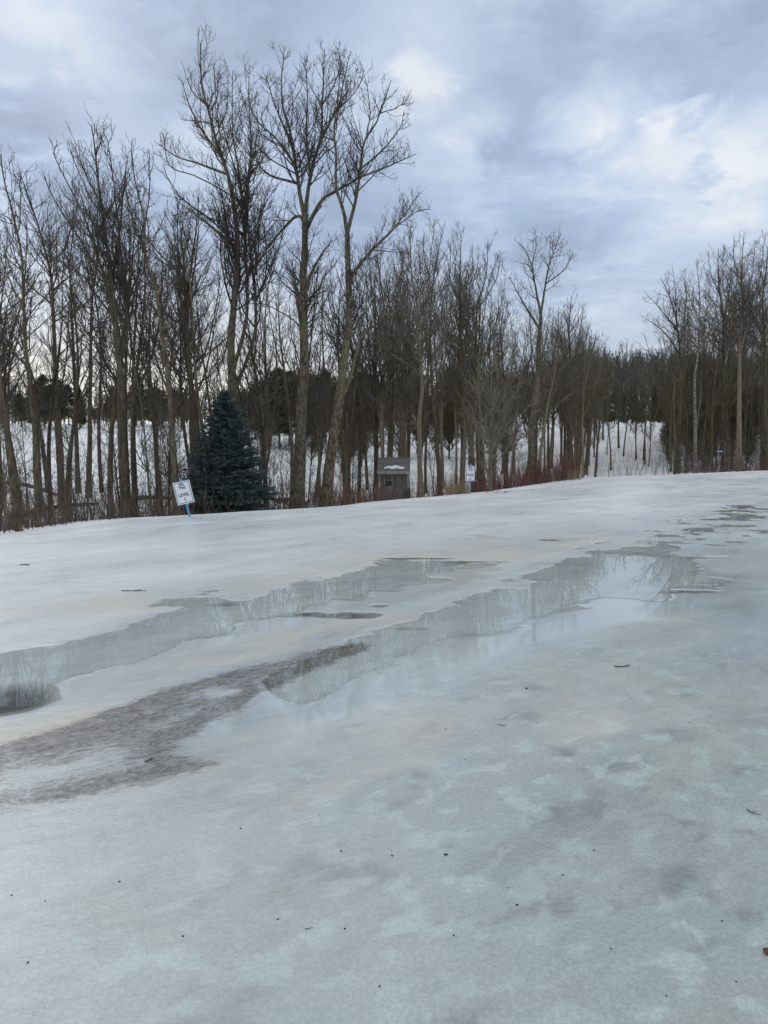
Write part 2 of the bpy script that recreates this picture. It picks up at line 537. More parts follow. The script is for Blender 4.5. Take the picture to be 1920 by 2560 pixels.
def merge(parts):
    vs, qs, o = [], [], 0
    for v, q in parts:
        vs.append(v); qs.append(q + o); o += len(v)
    return np.concatenate(vs), np.concatenate(qs)


def children(P, R, rng, per_m, t0, t1, lenf, lmin, lmax, ang, up, jit, n, rmin, rfac=0.6, kmin=0, shape=0.5, tipcut=0.0):
    """side branches for a batch of parent curves"""
    B, m, _ = P.shape
    seg = np.linalg.norm(np.diff(P, axis=1), axis=2); L = seg.sum(1)
    cnt = np.maximum(kmin, np.floor(per_m * L * (t1 - t0) + rng.random(B)).astype(int))
    par = np.repeat(np.arange(B), cnt); N = len(par)
    if N == 0:
        return np.zeros((0, n, 3)), np.zeros((0, n))
    t = t0 + (t1 - t0) * rng.random(N)
    f = t * (m - 1); i = np.minimum(f.astype(int), m - 2); w = (f - i)[:, None]
    pos = P[par, i] * (1 - w) + P[par, i + 1] * w
    tan = norm(P[par, i + 1] - P[par, i])
    rad = R[par, i] * (1 - w[:, 0]) + R[par, i + 1] * w[:, 0]
    rv = norm(rng.normal(size=(N, 3)))
    perp = norm(np.cross(tan, rv))
    a = np.radians(ang * (0.75 + 0.5 * rng.random(N)))[:, None]
    d = tan * np.cos(a) + perp * np.sin(a)
    ln = np.clip(L[par] * lenf * (0.55 + 0.7 * rng.random(N)) * (1 - shape * t), lmin, lmax) * (1 - tipcut * sstep(0.62, 1.0, t))
    C = np.empty((N, n, 3)); C[:, 0] = pos
    step = (ln / (n - 1))[:, None]
    for k in range(1, n):
        d = norm(d + np.array([0, 0, up]) / (n - 1) + rng.normal(size=(N, 3)) * jit)
        C[:, k] = C[:, k - 1] + d * step
    r0 = np.maximum(np.minimum(rad * rfac, 0.004 + 0.009 * ln), rmin)
    RR = r0[:, None] * (1 - np.linspace(0, 1, n)[None] * 0.75)
    RR = np.maximum(RR, rmin * 0.6)
    return C, RR


def resample(P, n):
    P = np.asarray(P, float)
    d = np.concatenate([[0], np.cumsum(np.linalg.norm(np.diff(P, axis=0), axis=1))])
    t = np.linspace(0, d[-1], n)
    return np.stack([np.interp(t, d, P[:, k]) for k in range(3)], 1)


def crown_of(stems, rng, t0s, dens=1.0, lens=1.0, up=1.0, ang=42, rmin=0.0045, lv=3, twig=1.0):
    """stems: list of (P[n,3], R[n]); returns verts/quads of all side branches"""
    out = []
    L1P, L1R = [], []
    for (P, R), t0 in zip(stems, t0s):
        c, r = children(P[None], R[None], rng, 5.4 * dens, t0, 0.985, 0.37 * lens, 0.45, 3.4 * lens, ang * 1.15, 0.85 * up, 0.15, 10, rmin * 2.0, 0.55, shape=0.60, tipcut=0.55)
        L1P.append(c); L1R.append(r)
    P1_, R1_ = np.concatenate(L1P), np.concatenate(L1R)
    out.append(tubes(P1_, R1_, 4))
    P2_, R2_ = children(P1_, R1_, rng, 5.0 * twig, 0.10, 0.96, 0.42, 0.24, 1.4, 46, 0.75 * up, 0.22, 7, rmin * 1.3, 0.7, 2, 0.65)
    out.append(tubes(P2_, R2_, 3))
    if lv > 2:
        P3_, R3_ = children(P2_, R2_, rng, 7.4 * twig, 0.12, 0.97, 0.50, 0.14, 0.52, 44, 0.75 * up, 0.22, 5, rmin, 0.8, 1, 0.4)
        out.append(tubes(P3_, R3_, 3))
    return merge(out)


# ------------------------------------------------------------------ ground
def axis(lo, hi, step, far_lo, far_hi, g=1.055):
    a = list(np.arange(lo, hi, step)); s, x = step, a[-1]
    while x < far_hi:
        s = min(s * g, 25); x += s; a.append(x)
    b, s, x = [], step, lo
    while x > far_lo:
        s = min(s * g, 25); x -= s; b.append(x)
    return np.array(b[::-1] + a)


gx = axis(-4.2, 10.0, 0.03, -420, 700)
gy = axis(2.0, 19.5, 0.03, -60, 900)
GX, GY = np.meshgrid(gx, gy)
X, Y = GX.ravel(), GY.ravel()
S = crest_s(X, Y)
Z = macro(X, Y, S)
nearm = (X > -9) & (X < 15) & (Y > 0) & (Y < 26)
Xn, Yn = X[nearm], Y[nearm]
ru, rv = Xn * 0.82 + Yn * 0.57, -Xn * 0.57 + Yn * 0.82      # along / across the track
edge_n = (0.25 + 0.42 * sstep(4, 10, np.hypot(Xn, Yn))) * fbm(Xn * 0.8, Yn, 0.75, 6, 1, 0.60)
edge_f = fbm(ru * 0.7, rv, 0.16, 3, 2)
# the dark thawed hole at the left is part of the upper puddle
d1, d2, d3 = (poly_sdf(p, Xn, Yn) for p in (P1, P2, P3))
flake = fbm(Xn * 0.75, Yn, 0.34, 3, 60, 0.5)
flk = lambda d: 0.55 * flake * np.exp(-((d - 0.05) / 0.45) ** 2) * sstep(5.5, 9, np.hypot(Xn, Yn))
dD, dW, dH = (poly_sdf(p, Xn, Yn) for p in (PD, PW, PH))
m1 = sstep(0.10, -0.14, d1 + edge_n + flk(d1))
m2 = sstep(0.12, -0.16, d2 + edge_n + flk(d2))
m3 = sstep(0.15, -0.15, d3 + edge_n * 0.8 + 1.9 * flake + 0.16)
hole = sstep(0.10, -0.12, dH + 0.25 * edge_n)
m1 = np.maximum(m1, sstep(.10, -.08, dH + 0.25 * edge_n))
pm = np.maximum(np.maximum(m1, m2), m3)
soft1 = sstep(0.30, -0.15, poly_sdf(P1, Xn, Yn + 0.42) + 0.7 * edge_n)
soft2 = sstep(0.45, -0.20, poly_sdf(P2, Xn, Yn + 0.75) + 0.7 * edge_n)
micro = 0.010 * fbm(Xn, Yn, 1.6, 4, 6) + 0.0035 * fbm(Xn, Yn, 0.22, 3, 7)
micro = np.maximum(micro * 0.55, -0.0028)
zn = micro * (1 - 0.6 * pm) * (1 - 0.95 * np.maximum(sstep(0.3, -0.2, dW), np.maximum(soft1, soft2))) - 0.011 * pm + 0.004 * edge_f * pm
# shallow ridges of pushed-up slush beside the dark hollow, and the hollow itself
hollows = np.zeros_like(Xn)
for (hx, hy, a, b) in [(720, 1328, .42, .028), (765, 1331, .20, .02), (480, 1303, .24, .02), (893, 1206, .50, .02), (1010, 1213, .45, .015), (815, 1308, .10, .015),
                       (885, 1355, .16, .012), (1480, 1277, .40, .02)]:
    c = GD(hx, hy)
    q = ((Xn - c[0]) / a) ** 2 + ((Yn - c[1]) / (b * 4)) ** 2
    hollows = np.maximum(hollows, sstep(1.35, 0.35, q + 0.9 * fbm(Xn, Yn, 0.18, 3, 9)))
zn = zn - 0.010 * hollows
hole = sstep(0.10, -0.12, dH + 0.25 * edge_n)
zn = zn - 0.03 * hole
Z[nearm] = Z[nearm] + zn
att = {k: np.zeros(len(X), np.float32) for k in ('wet', 'pool', 'dirt', 'snow', 'forest', 'tan', 'mottle', 'hollow')}
w = np.maximum(np.maximum(m1, m2), m3)
wf = sstep(0.20, -0.25, dW + edge_n * 0.7) * (0.90 + 0.25 * fbm(ru * .5, rv, .5, 4, 33))
w1f = np.maximum(soft1, soft2) * 0.93
att['wet'][nearm] = np.clip(np.maximum(np.maximum(w, wf), w1f), 0, 1)
att['pool'][nearm] = np.clip(np.maximum(w, np.maximum(wf, w1f) * 0.40), 0, 1)
att['dirt'][nearm] = np.clip(sstep(0.18, -0.10, dD + 0.45 * edge_n) * (0.66 + 0.9 * fbm(ru * .45, rv * 1.3, 0.45, 6, 12, .6)) + 0.42 * np.exp(-((dD + 0.07 + 0.35 * edge_n) / 0.075) ** 2) * (1 + fbm(ru, rv, .4, 3, 50)), 0, 1)
att['hollow'][nearm] = np.maximum(hollows * (0.50 + 0.5 * fbm(Xn, Yn, 0.12, 3, 40)), hole * 0.9).clip(0, 1)
att['snow'] = (sstep(-11.5, -2.5, S + 1.3 * fbm(X, Y, 2.2, 4, 8)) * 0.85 + 0.15 * sstep(-2.0, -0.3, S + 0.6 * fbm(X, Y, 1.5, 3, 13))).astype(np.float32)
att['forest'] = sstep(-0.2, 0.7, S + 0.3 * fbm(X, Y, 0.7, 3, 14)).astype(np.float32)
tb = np.zeros_like(X)
ta = np.zeros(len(Xn))
for (tx, ty, a, b, k) in [(420, 1285, 1.6, .55, 1), (1050, 1190, 3.0, .8, 1), (230, 1300, 1.2, .4, .8), (60, 1580, .7, .25, 1.2), (780, 1350, 1.1, .28, .9), (560, 1400, .9, .25, .9),
                          (700, 1620, 1.0, .5, .6), (1180, 1560, .5, .3, .5), (900, 1240, 1.5, .5, .7)]:
    c = GD(tx, ty)
    du = (Xn - c[0]) * .82 + (Yn - c[1]) * .57; dv = -(Xn - c[0]) * .57 + (Yn - c[1]) * .82
    ta = np.maximum(ta, k * sstep(1.5, 0.1, (du / a) ** 2 + (dv / b) ** 2 + 0.8 * fbm(Xn, Yn, 0.5, 4, 15)))
att['tan'][nearm] = np.clip(ta, 0, 1)
cm = GD(1330, 1850)
att['mottle'] = (sstep(3.2, 0.6, np.hypot((X - cm[0] - .4) * 0.8, (Y - cm[1]) * .7)) * 0.85 + 0.15 * sstep(9, 4, Y)).astype(np.float32)
ny, nx = GX.shape
idx = np.arange(nx * ny).reshape(ny, nx)
quads = np.stack([idx[:-1, :-1], idx[:-1, 1:], idx[1:, 1:], idx[1:, :-1]], -1).reshape(-1, 4)
gme = np_mesh('ground', np.stack([X, Y, Z], 1), quads)
for k, v in att.items():
    a = gme.attributes.new(k, 'FLOAT', 'POINT'); a.data.foreach_set('value', v.astype(np.float32))
ground = link('ground', gme, ground_mat())
tag(ground, 'melting icy path and snow slope with dirty slush, rising to snowy forest floor', 'ground', kind='structure')

WM = water_mat()
for poly, pad, lab in ((P1, 0.45, 'shallow meltwater puddle reflecting trees, nearer the snow crest'),
                       (P2, 0.55, 'long wide meltwater puddle in the middle of the ice'),
                       (P3, 0.7, 'thin broken meltwater stream at the far right')):
    lo, hi = poly.min(0) - 1, poly.max(0) + 1
    lo = np.maximum(lo, [-8, 0]); hi = np.minimum(hi, [15, 26])
    st = 0.12
    ax_, ay_ = np.arange(lo[0], hi[0], st), np.arange(lo[1], hi[1], st)
    AX, AY = np.meshgrid(ax_, ay_)
    sd = poly_sdf(poly, AX.ravel(), AY.ravel()).reshape(AX.shape)
    ii = np.arange(AX.size).reshape(AX.shape)
    q = np.stack([ii[:-1, :-1], ii[:-1, 1:], ii[1:, 1:], ii[1:, :-1]], -1)[(sd[:-1, :-1] < pad)]
    used = np.unique(q); rem = np.full(AX.size, -1); rem[used] = np.arange(len(used))
    vv = np.stack([AX.ravel()[used], AY.ravel()[used], np.full(len(used), WATER_Z)], 1)
    o = link('water', np_mesh('water', vv, rem[q], smooth=False), WM)
    tag(o, lab, 'puddle', kind='structure')


# ------------------------------------------------------------------ hero trees from their outlines
def px_stem(pts, depth, r0, r1, rng, drift=0.0, n=26, start=None):
    """a stem given by photo outline points, standing at its own depth and leaning in depth too"""
    m = len(pts)
    dd = np.cumsum(np.abs(np.diff([p[1] for p in pts], prepend=pts[0][1])))
    fr = dd / max(dd[-1], 1)
    P = np.array([at(p[0], p[1], depth + drift * f) for p, f in zip(pts, fr)])
    if start is not None:
        P[0] = start
    C = catmull(P, 8) if m > 2 else P
    C = resample(C, n)
    j = fbm(np.linspace(0, 6, n), np.full(n, rng.random() * 50), 1.0, 3)
    C[1:-1, 0] += j[1:-1] * 0.035; C[1:-1, 1] += j[::-1][1:-1] * 0.06
    R = r0 + (r1 - r0) * np.linspace(0, 1, n) ** 0.85
    return C, R


def hero(name, label, base, stems, depth=None, w=16, trunk='bark', twig='twig', t0=0.45, ft=0.16, r1f=0.07, dens=1.0, lens=1.0, up=1.0, ang=42, seed=1, cat='tree', group=None,
         rmin=0.0040, flare=1.35, twigd=1.0):
    rng = np.random.default_rng(seed)
    if depth is None:
        bx, by = hit(*base); depth = by
    else:
        b = at(base[0], base[1], depth); bx, by = b[0], b[1]
    z0 = gz(bx, by)
    ro = np.array([bx, by, z0])
    r0 = w * depth / F / 2
    root = empty(name, tuple(ro))
    tag(root, label, cat, group)
    SS, T0 = [], []
    main = None
    for i, st in enumerate(stems):
        pts = list(st)
        if i == 0:
            C, R = px_stem([base] + pts, depth, r0, max(r0 * r1f, 0.010), rng, drift=rng.uniform(-.5, .5))
            # bring the foot down to the snow
            C[0] = ro - np.array([0, 0, 0.12]); C[1, 2] = max(C[1, 2], C[0, 2] + 0.05)
            R[0] *= flare; R[1] *= 1 + (flare - 1) * .35
            main = (C, R); SS.append(main); T0.append(t0)
        else:
            # fork: start on the nearest earlier stem
            p0 = pts[0]; best = None
            for (C2, R2) in SS:
                tgt = at(p0[0], p0[1], depth)
                dist = np.hypot(C2[:, 0] - tgt[0], C2[:, 2] - tgt[2]); k = int(dist.argmin())
                if best is None or dist[k] < best[0]:
                    best = (dist[k], C2[k], R2[k])
            C, R = px_stem(pts, best[1][1], min(best[2] * 0.85, r0 * 0.36), 0.008, rng, drift=rng.uniform(-1.6, 1.6), n=20, start=best[1])
            SS.append((C, R)); T0.append(ft)
    tv, tq = merge([tubes(C[None], R[None], 9) for C, R in SS])
    link('trunk', np_mesh('trunk', tv - ro, tq), M[trunk], root)
    cv, cq = crown_of(SS, rng, T0, dens, lens, up, ang, rmin, twig=twigd)
    link('crown', np_mesh('crown', cv - ro, cq), M[twig], root)
    return root


hero('bare_tree', 'leaning slim bare tree at the far left edge, foot right on the snow crest', (50, 1343), [[(38, 1240), (12, 1058), (0, 916), (-22, 760), (-40, 600), (-48, 450)]],
     13.0, 17, 'bark', seed=1)
hero('bare_tree', 'slender tall bare tree second from the left, top bending left', (96, 1336),
     [[(92, 1200), (80, 1060), (72, 960), (62, 820), (52, 700), (48, 610), (30, 520), (8, 450), (2, 385)], [(48, 610), (52, 520), (50, 440)], [(60, 800), (20, 690), (-10, 620)]], 14.5, 15, 'bark', t0=.5, seed=2)
hero('bare_tree', 'dark bare tree with a forked top, its foot near the fallen grey log', (156, 1272),
     [[(146, 1100), (138, 930), (133, 780), (128, 690), (100, 580), (76, 505), (52, 440), (44, 410)], [(130, 655), (152, 635), (168, 598), (192, 515), (198, 450)], [(132, 740), (175, 690), (225, 640)]],
     None, 19, 'bark_dark', t0=.55, seed=3, ang=46)
hero('bare_tree', 'narrow dark bare tree standing between the forked tree and the big twin-stemmed one', (196, 1232),
     [[(188, 1000), (183, 850), (177, 740), (175, 650), (186, 560), (180, 470)]], None, 13, 'bark_dark', t0=.5, seed=4)
hero('bare_tree', 'dark crooked bare tree close left of the thickest left trunk', (222, 1245),
     [[(225, 1000), (228, 820), (232, 730), (246, 640), (240, 560), (262, 440)], [(232, 730), (210, 620), (214, 520)]], None, 15, 'bark_dark', t0=.5, seed=5)
hero('bare_tree', 'thick brown bare tree with a broad fan-shaped crown, left of the blue spruce', (316, 1312),
     [[(308, 1150), (304, 1000), (294, 860), (280, 740), (272, 640), (258, 540), (250, 480), (240, 400), (228, 312)],
      [(290, 850), (262, 700), (216, 560), (180, 480), (132, 380)], [(300, 930), (316, 800), (314, 700), (300, 590), (284, 450), (268, 345)],
      [(258, 540), (215, 440), (195, 350)], [(278, 720), (300, 560), (312, 460), (318, 390)], [(262, 700), (200, 600), (150, 520), (112, 440)]],
     17.0, 28, 'bark', t0=.5, seed=6, up=1.35, ang=34, lens=1.05, dens=1.3, twigd=1.15)
hero('bare_tree', 'bare tree curving left to a forked top, behind the tilted sign', (442, 1292),
     [[(430, 1100), (424, 980), (410, 850), (390, 720), (378, 690), (362, 620), (358, 540), (340, 470), (328, 378)], [(358, 545), (372, 480), (374, 388)], [(362, 620), (330, 545), (318, 480)]],
     17.0, 19, 'bark', t0=.5, seed=7)
hero('bare_tree', 'bare tree with one long limb reaching far left, behind the tilted sign', (482, 1225),
     [[(478, 1000), (470, 850), (468, 760), (480, 650), (492, 560), (498, 470)], [(468, 760), (455, 694), (405, 640), (347, 578), (270, 532)], [(480, 650), (455, 560), (440, 480)]],
     24.0, 19, 'bark', t0=.5, seed=8)
hero('poplar_tree', 'very tall multi-stemmed poplar rising behind the blue spruce', (585, 1262),
     [[(580, 1000), (578, 850), (590, 700), (594, 600), (586, 520), (570, 438), (545, 370), (525, 290), (506, 215), (501, 108)],
      [(580, 960), (618, 776), (611, 586), (598, 438), (582, 333), (582, 175)], [(580, 990), (632, 860), (640, 760), (624, 600), (616, 480), (628, 380), (622, 250), (624, 168)],
      [(570, 438), (497, 409), (442, 392), (398, 362)], [(582, 500), (548, 470), (484, 438), (425, 415), (405, 330)], [(545, 370), (500, 320), (470, 250), (455, 200)],
      [(598, 438), (560, 330), (540, 230), (535, 160)], [(611, 586), (560, 560), (480, 530), (430, 540)], [(624, 600), (660, 520), (690, 470)], [(594, 600), (520, 560), (440, 500)]],
     21.0, 30, 'bark_poplar', t0=.42, ft=.2, seed=9, dens=1.3, lens=.85, up=1.3, ang=38, twigd=1.25, rmin=.0036)
hero('poplar_tree', 'tall poplar with a scarred grey trunk and spreading crown, tallest right of the blue spruce', (742, 1274),
     [[(750, 1100), (754, 995), (762, 911), (758, 784), (759, 670), (763, 523)],
      [(763, 530), (742, 438), (725, 333), (704, 240), (710, 122)], [(763, 530), (780, 417), (801, 341), (807, 249), (811, 122)], [(798, 354), (843, 270), (862, 200), (877, 128)],
      [(762, 560), (801, 506), (843, 476), (893, 447), (930, 400)], [(762, 555), (746, 540), (695, 586), (640, 668)], [(742, 445), (674, 438), (640, 398), (625, 330)], [(735, 396), (695, 350), (640, 300), (622, 240)],
      [(725, 333), (690, 270), (665, 190)], [(807, 249), (845, 190), (850, 130)], [(780, 417), (765, 330), (770, 220), (765, 150)], [(843, 270), (895, 220), (912, 175)], [(760, 720), (790, 660), (830, 600)]],
     20.0, 36, 'bark_poplar', t0=.55, seed=10, r1f=.36, dens=1.75, up=1.15, ang=40, lens=1.05, twigd=1.3, rmin=.0036)
hero('poplar_tree', 'tall forked poplar whose crown reaches furthest right, left of the shed', (816, 1266),
     [[(830, 1130), (843, 1040), (855, 960), (865, 870), (872, 780), (870, 640), (868, 585)],
      [(868, 585), (855, 520), (839, 470), (837, 390), (835, 320), (845, 250), (852, 165)], [(868, 585), (878, 545), (889, 502), (898, 443), (910, 354), (944, 300), (978, 200)],
      [(872, 720), (880, 690), (927, 628), (990, 565), (1050, 481)], [(985, 568), (1040, 530), (1076, 523)], [(898, 447), (970, 417), (1041, 384)], [(910, 354), (925, 270), (915, 200)], [(944, 300), (1000, 265), (1012, 240)],
      [(850, 1000), (874, 953), (906, 839), (948, 805), (990, 720), (1010, 640)], [(898, 443), (950, 380), (1000, 320), (1010, 280)], [(837, 390), (800, 330), (790, 260)]],
     20.5, 32, 'bark_poplar', t0=.55, seed=12, r1f=.36, dens=1.75, up=1.15, ang=40, lens=1.05, twigd=1.3, rmin=.0036)
hero('bare_tree', 'slim grey bare tree immediately right of the shed', (1052, 1238),
     [[(1048, 1042), (1055, 970), (1045, 862), (1043, 753), (1030, 680), (1026, 560)], [(1044, 760), (1070, 688), (1088, 548)], [(1048, 860), (1010, 760), (990, 680)], [(1046, 820), (1100, 720), (1130, 660)]],
     25.0, 15, 'bark_pale', 'twig_grey', t0=.4, seed=13, up=1.4, ang=34)
hero('bare_tree', 'thin bare tree between the shed and the upright sign, slightly bent', (1100, 1216),
     [[(1085, 1020), (1078, 920), (1075, 800), (1083, 700), (1100, 610), (1108, 575)], [(1083, 720), (1060, 640), (1062, 580)]], 29.0, 13, 'bark', 'twig_grey', t0=.4, seed=14, up=1.4, ang=34)
hero('bare_tree', 'bare tree directly behind the upright sign with a narrow crown', (1186, 1206),
     [[(1180, 1133), (1168, 1006), (1157, 934), (1150, 825), (1150, 680), (1153, 575)], [(1150, 760), (1125, 690), (1128, 610)], [(1150, 740), (1178, 680), (1182, 610)]],
     31.0, 13, 'bark', 'twig_grey', t0=.4, seed=15, up=1.4, ang=34)
hero('bare_tree', 'bare tree with a split top rising behind the pale thicket', (1206, 1205),
     [[(1200, 1000), (1190, 850), (1195, 760), (1215, 690), (1218, 608)], [(1195, 765), (1240, 700), (1250, 640)]], 31.0, 12, 'bark', 'twig_grey', t0=.4, seed=16, up=1.4, ang=34)
hero('pale_thicket', 'pale tan many-stemmed young tree right of the upright sign', (1224, 1223),
     [[(1224, 1159), (1227, 1080), (1230, 1000), (1228, 890)], [(1228, 1205), (1238, 1159), (1243, 1093), (1256, 1027), (1264, 985), (1276, 895)],
      [(1222, 1195), (1214, 1170), (1203, 1080), (1200, 1026), (1194, 925)], [(1243, 1110), (1272, 1061), (1318, 1020), (1350, 985)], [(1226, 1120), (1190, 1070), (1160, 1030)],
      [(1238, 1165), (1280, 1110), (1330, 1080)], [(1222, 1180), (1180, 1140), (1150, 1120)], [(1227, 1060), (1240, 980), (1245, 910)]],
     22.5, 10, 'bark_pale', 'twig_pale', t0=.15, seed=17, dens=1.7, lens=1.15, up=1.0, ang=44, cat='young tree', flare=1.1)
hero('bare_tree', 'bare tree with an open spreading top standing clear above its neighbours, right of centre', (1324, 1206),
     [[(1330, 1079), (1341, 988), (1348, 862), (1352, 789)], [(1352, 789), (1338, 717), (1330, 663), (1312, 627), (1294, 602)], [(1331, 668), (1340, 620), (1338, 585)],
      [(1352, 789), (1370, 674), (1385, 627), (1402, 583)], [(1366, 710), (1414, 670), (1426, 634)], [(1350, 830), (1310, 760), (1272, 690)], [(1385, 627), (1380, 600), (1372, 590)]],
     28.0, 20, 'bark_poplar', 'twig_grey', t0=.5, seed=18, r1f=.4, up=1.0, ang=44, dens=1.5, twigd=1.2)
hero('bare_tree', 'pale bare tree leaning right beside the red-stemmed bushes', (1345, 1203), [[(1354, 1119), (1370, 1010), (1392, 900), (1400, 820)]], 29.0, 10, 'bark_pale', 'twig_grey', t0=.4, seed=19)
hero('bare_tree', 'dense narrow bare tree at the left edge of the snowy gap', (1424, 1192), [[(1424, 1050), (1424, 898), (1423, 820), (1428, 738)], [(1424, 950), (1448, 850), (1458, 770)], [(1424, 930), (1400, 840), (1396, 770)]],
     35.0, 13, 'bark', 'twig_grey', t0=.35, seed=20, up=1.3, dens=1.4)
hero('birch_tree', 'white-barked birch in the right-hand group', (1739, 1187), [[(1739, 1098), (1737, 940), (1742, 908), (1746, 845), (1748, 782), (1745, 687), (1739, 655)], [(1746, 845), (1770, 760), (1776, 690)], [(1747, 800), (1715, 720), (1700, 670)]],
     36.0, 10.5, 'bark_birch', 'twig_grey', t0=.5, seed=21, flare=1.1)
hero('bare_tree', 'stout pale-trunked tree with the tallest crown of the right-hand group', (1846, 1182),
     [[(1848, 971), (1849, 876), (1856, 782), (1856, 687), (1859, 590)], [(1849, 880), (1890, 750), (1905, 650), (1914, 580)], [(1849, 870), (1820, 770), (1806, 680), (1812, 620)], [(1856, 780), (1880, 690), (1888, 600)], [(1856, 720), (1835, 650), (1836, 600)]],
     37.5, 15, 'bark_pale', 'twig_grey', t0=.45, seed=22, dens=1.2, lens=1.1, ang=44)
hero('bare_tree', 'dark spreading tree leaning left over the snowy gap, first of the right-hand group', (1694, 1186),
     [[(1700, 1000), (1702, 900), (1690, 800), (1668, 730), (1650, 695)], [(1702, 880), (1660, 830), (1605, 790)], [(1694, 820), (1640, 760), (1612, 730)], [(1700, 860), (1715, 760), (1712, 680)], [(1690, 800), (1688, 720), (1680, 670)]],
     38.0, 14, 'bark_dark', 'twig_grey', t0=.45, seed=23, dens=1.3, lens=1.1, ang=46)
hero('bare_tree', 'dark bare tree between the birch and the stout pale trunk', (1804, 1184), [[(1808, 895), (1808, 782), (1796, 718), (1796, 620)], [(1808, 800), (1826, 710), (1830, 640)], [(1800, 740), (1776, 680), (1770, 630)]],
     39.0, 13, 'bark_dark', 'twig_grey', t0=.5, seed=24, dens=1.3, lens=1.1)
hero('bare_tree', 'grey bare tree at the right edge of the photo', (1914, 1180), [[(1912, 900), (1906, 760), (1915, 680), (1922, 590)], [(1908, 800), (1940, 700), (1950, 620)], [(1910, 860), (1880, 780), (1872, 700)]],
     38.0, 13, 'bark', 'twig_grey', t0=.45, seed=25, dens=1.3, lens=1.1)


# ------------------------------------------------------------------ repeated trees
def proto_tree(seed, H=10.0, r=0.10, trunk='bark_dark', twig='twig', t0=0.35, forks=2, dens=1.0, lens=1.0, up=1.2, ang=36, lean=0.05, lv=3, rmin=0.0052, twigd=1.0, name='bare_tree', cat='tree', m=7):
    rng = np.random.default_rng(seed)
    n = 22
    t = np.linspace(0, 1, n)
    ph = rng.random(4) * 6.28
    C = np.stack([lean * H * t * math.cos(ph[0]) + 0.030 * H * np.sin(t * (5 + 2 * ph[3] / 6.28) + ph[1]) * t, lean * H * t * math.sin(ph[0]) + 0.030 * H * np.sin(t * 4 + ph[2]) * t, H * t - 0.1], 1)
    R = r * (1 - 0.93 * t ** 0.9); R[0] *= 1.3
    SS, T0 = [(C, R)], [t0]
    for _ in range(forks):
        k = rng.integers(int(n * .4), int(n * .7)); az = rng.random() * 6.28
        L = H * (1 - k / n) * rng.uniform(.75, 1.0)
        u = np.linspace(0, 1, 16)
        out = 0.28 * L * (u ** 0.7); zz = L * u ** 1.1 * .97
        F_ = C[k] + np.stack([out * math.cos(az), out * math.sin(az), zz], 1) + np.stack([.03 * L * np.sin(u * 6 + ph[3]) * u, .03 * L * np.cos(u * 5) * u, 0 * u], 1)
        SS.append((F_, R[k] * .75 * (1 - .9 * u))); T0.append(0.1)
    root = empty(name, (0, 0, 0))
    tv, tq = merge([tubes(a[None], b[None], m) for a, b in SS])
    link('trunk', np_mesh('trunk', tv, tq), M[trunk], root)
    cv, cq = crown_of(SS, rng, T0, dens, lens, up, ang, rmin, lv, twigd)
    link('crown', np_mesh('crown', cv, cq), M[twig], root)
    return root, H


class Pool:
    """the first placement moves the prototype itself, later ones copy it"""
    def __init__(s, items):
        s.items = items; s.used = [False] * len(items)

    def place(s, i, loc, h, rz, label, cat, group, tilt=(0, 0)):
        p, H = s.items[i % len(s.items)]
        o = copy_tree(p) if s.used[i % len(s.items)] else p
        s.used[i % len(s.items)] = True
        o.location = loc; o.rotation_euler = (tilt[0], tilt[1], rz); o.scale = (h / H,) * 3
        return tag(o, label, cat, group)


dark_pool = Pool([proto_tree(100 + i, 10, .085 + .02 * (i % 3), ['bark_dark', 'bark', 'bark_dark'][i % 3], 'twig', t0=.3 + .04 * (i % 4), forks=i % 3, lean=.04 + .025 * (i % 4), up=1.1 + .1 * (i % 4), ang=34 + 3 * (i % 4), dens=.60, twigd=.82) for i in range(9)])
grey_pool = Pool([proto_tree(140 + i, 10, .075 + .015 * (i % 3), ['bark', 'bark_pale', 'bark'][i % 3], ['twig_grey', 'twig_olive', 'twig_grey'][i % 3], t0=.25 + .04 * (i % 4), forks=1 + i % 3, lean=.02 + .01 * (i % 3), up=1.3, ang=35, dens=.55, twigd=.95) for i in range(8)])
sap_pool = Pool([proto_tree(180 + i, 4.5, .022 + .004 * (i % 3), ['bark', 'bark_dark', 'bark_pale'][i % 3], ['twig_olive', 'twig', 'twig_grey'][i % 3], t0=.2, forks=i % 2, lean=.05 + .03 * (i % 3), dens=1.1, lens=1.0, up=.9, ang=42, rmin=.004, m=5,
                             name='sapling', cat='sapling') for i in range(6)])
brush_pool = Pool([proto_tree(210 + i, 6, .06, 'bark_dark', ['twig_brush', 'twig_olive', 'twig_brush', 'twig_brush', 'twig_olive'][i], t0=.05, forks=4, lean=.03, dens=2.6, lens=1.25, up=1.3, ang=38, rmin=.0125, lv=3, twigd=1.0, name='brush_tree', m=5) for i in range(5)])

# skyline of the wood in photo pixels (x, top y)
sky_x = [-50, 60, 120, 230, 330, 400, 480, 640, 760, 900, 1010, 1120, 1200, 1270, 1330, 1420, 1500, 1560, 1620, 1680, 1750, 1850, 1980]
sky_y = [430, 440, 430, 400, 430, 440, 470, 520, 560, 560, 590, 600, 660, 720, 720, 770, 850, 840, 870, 760, 690, 640, 630]


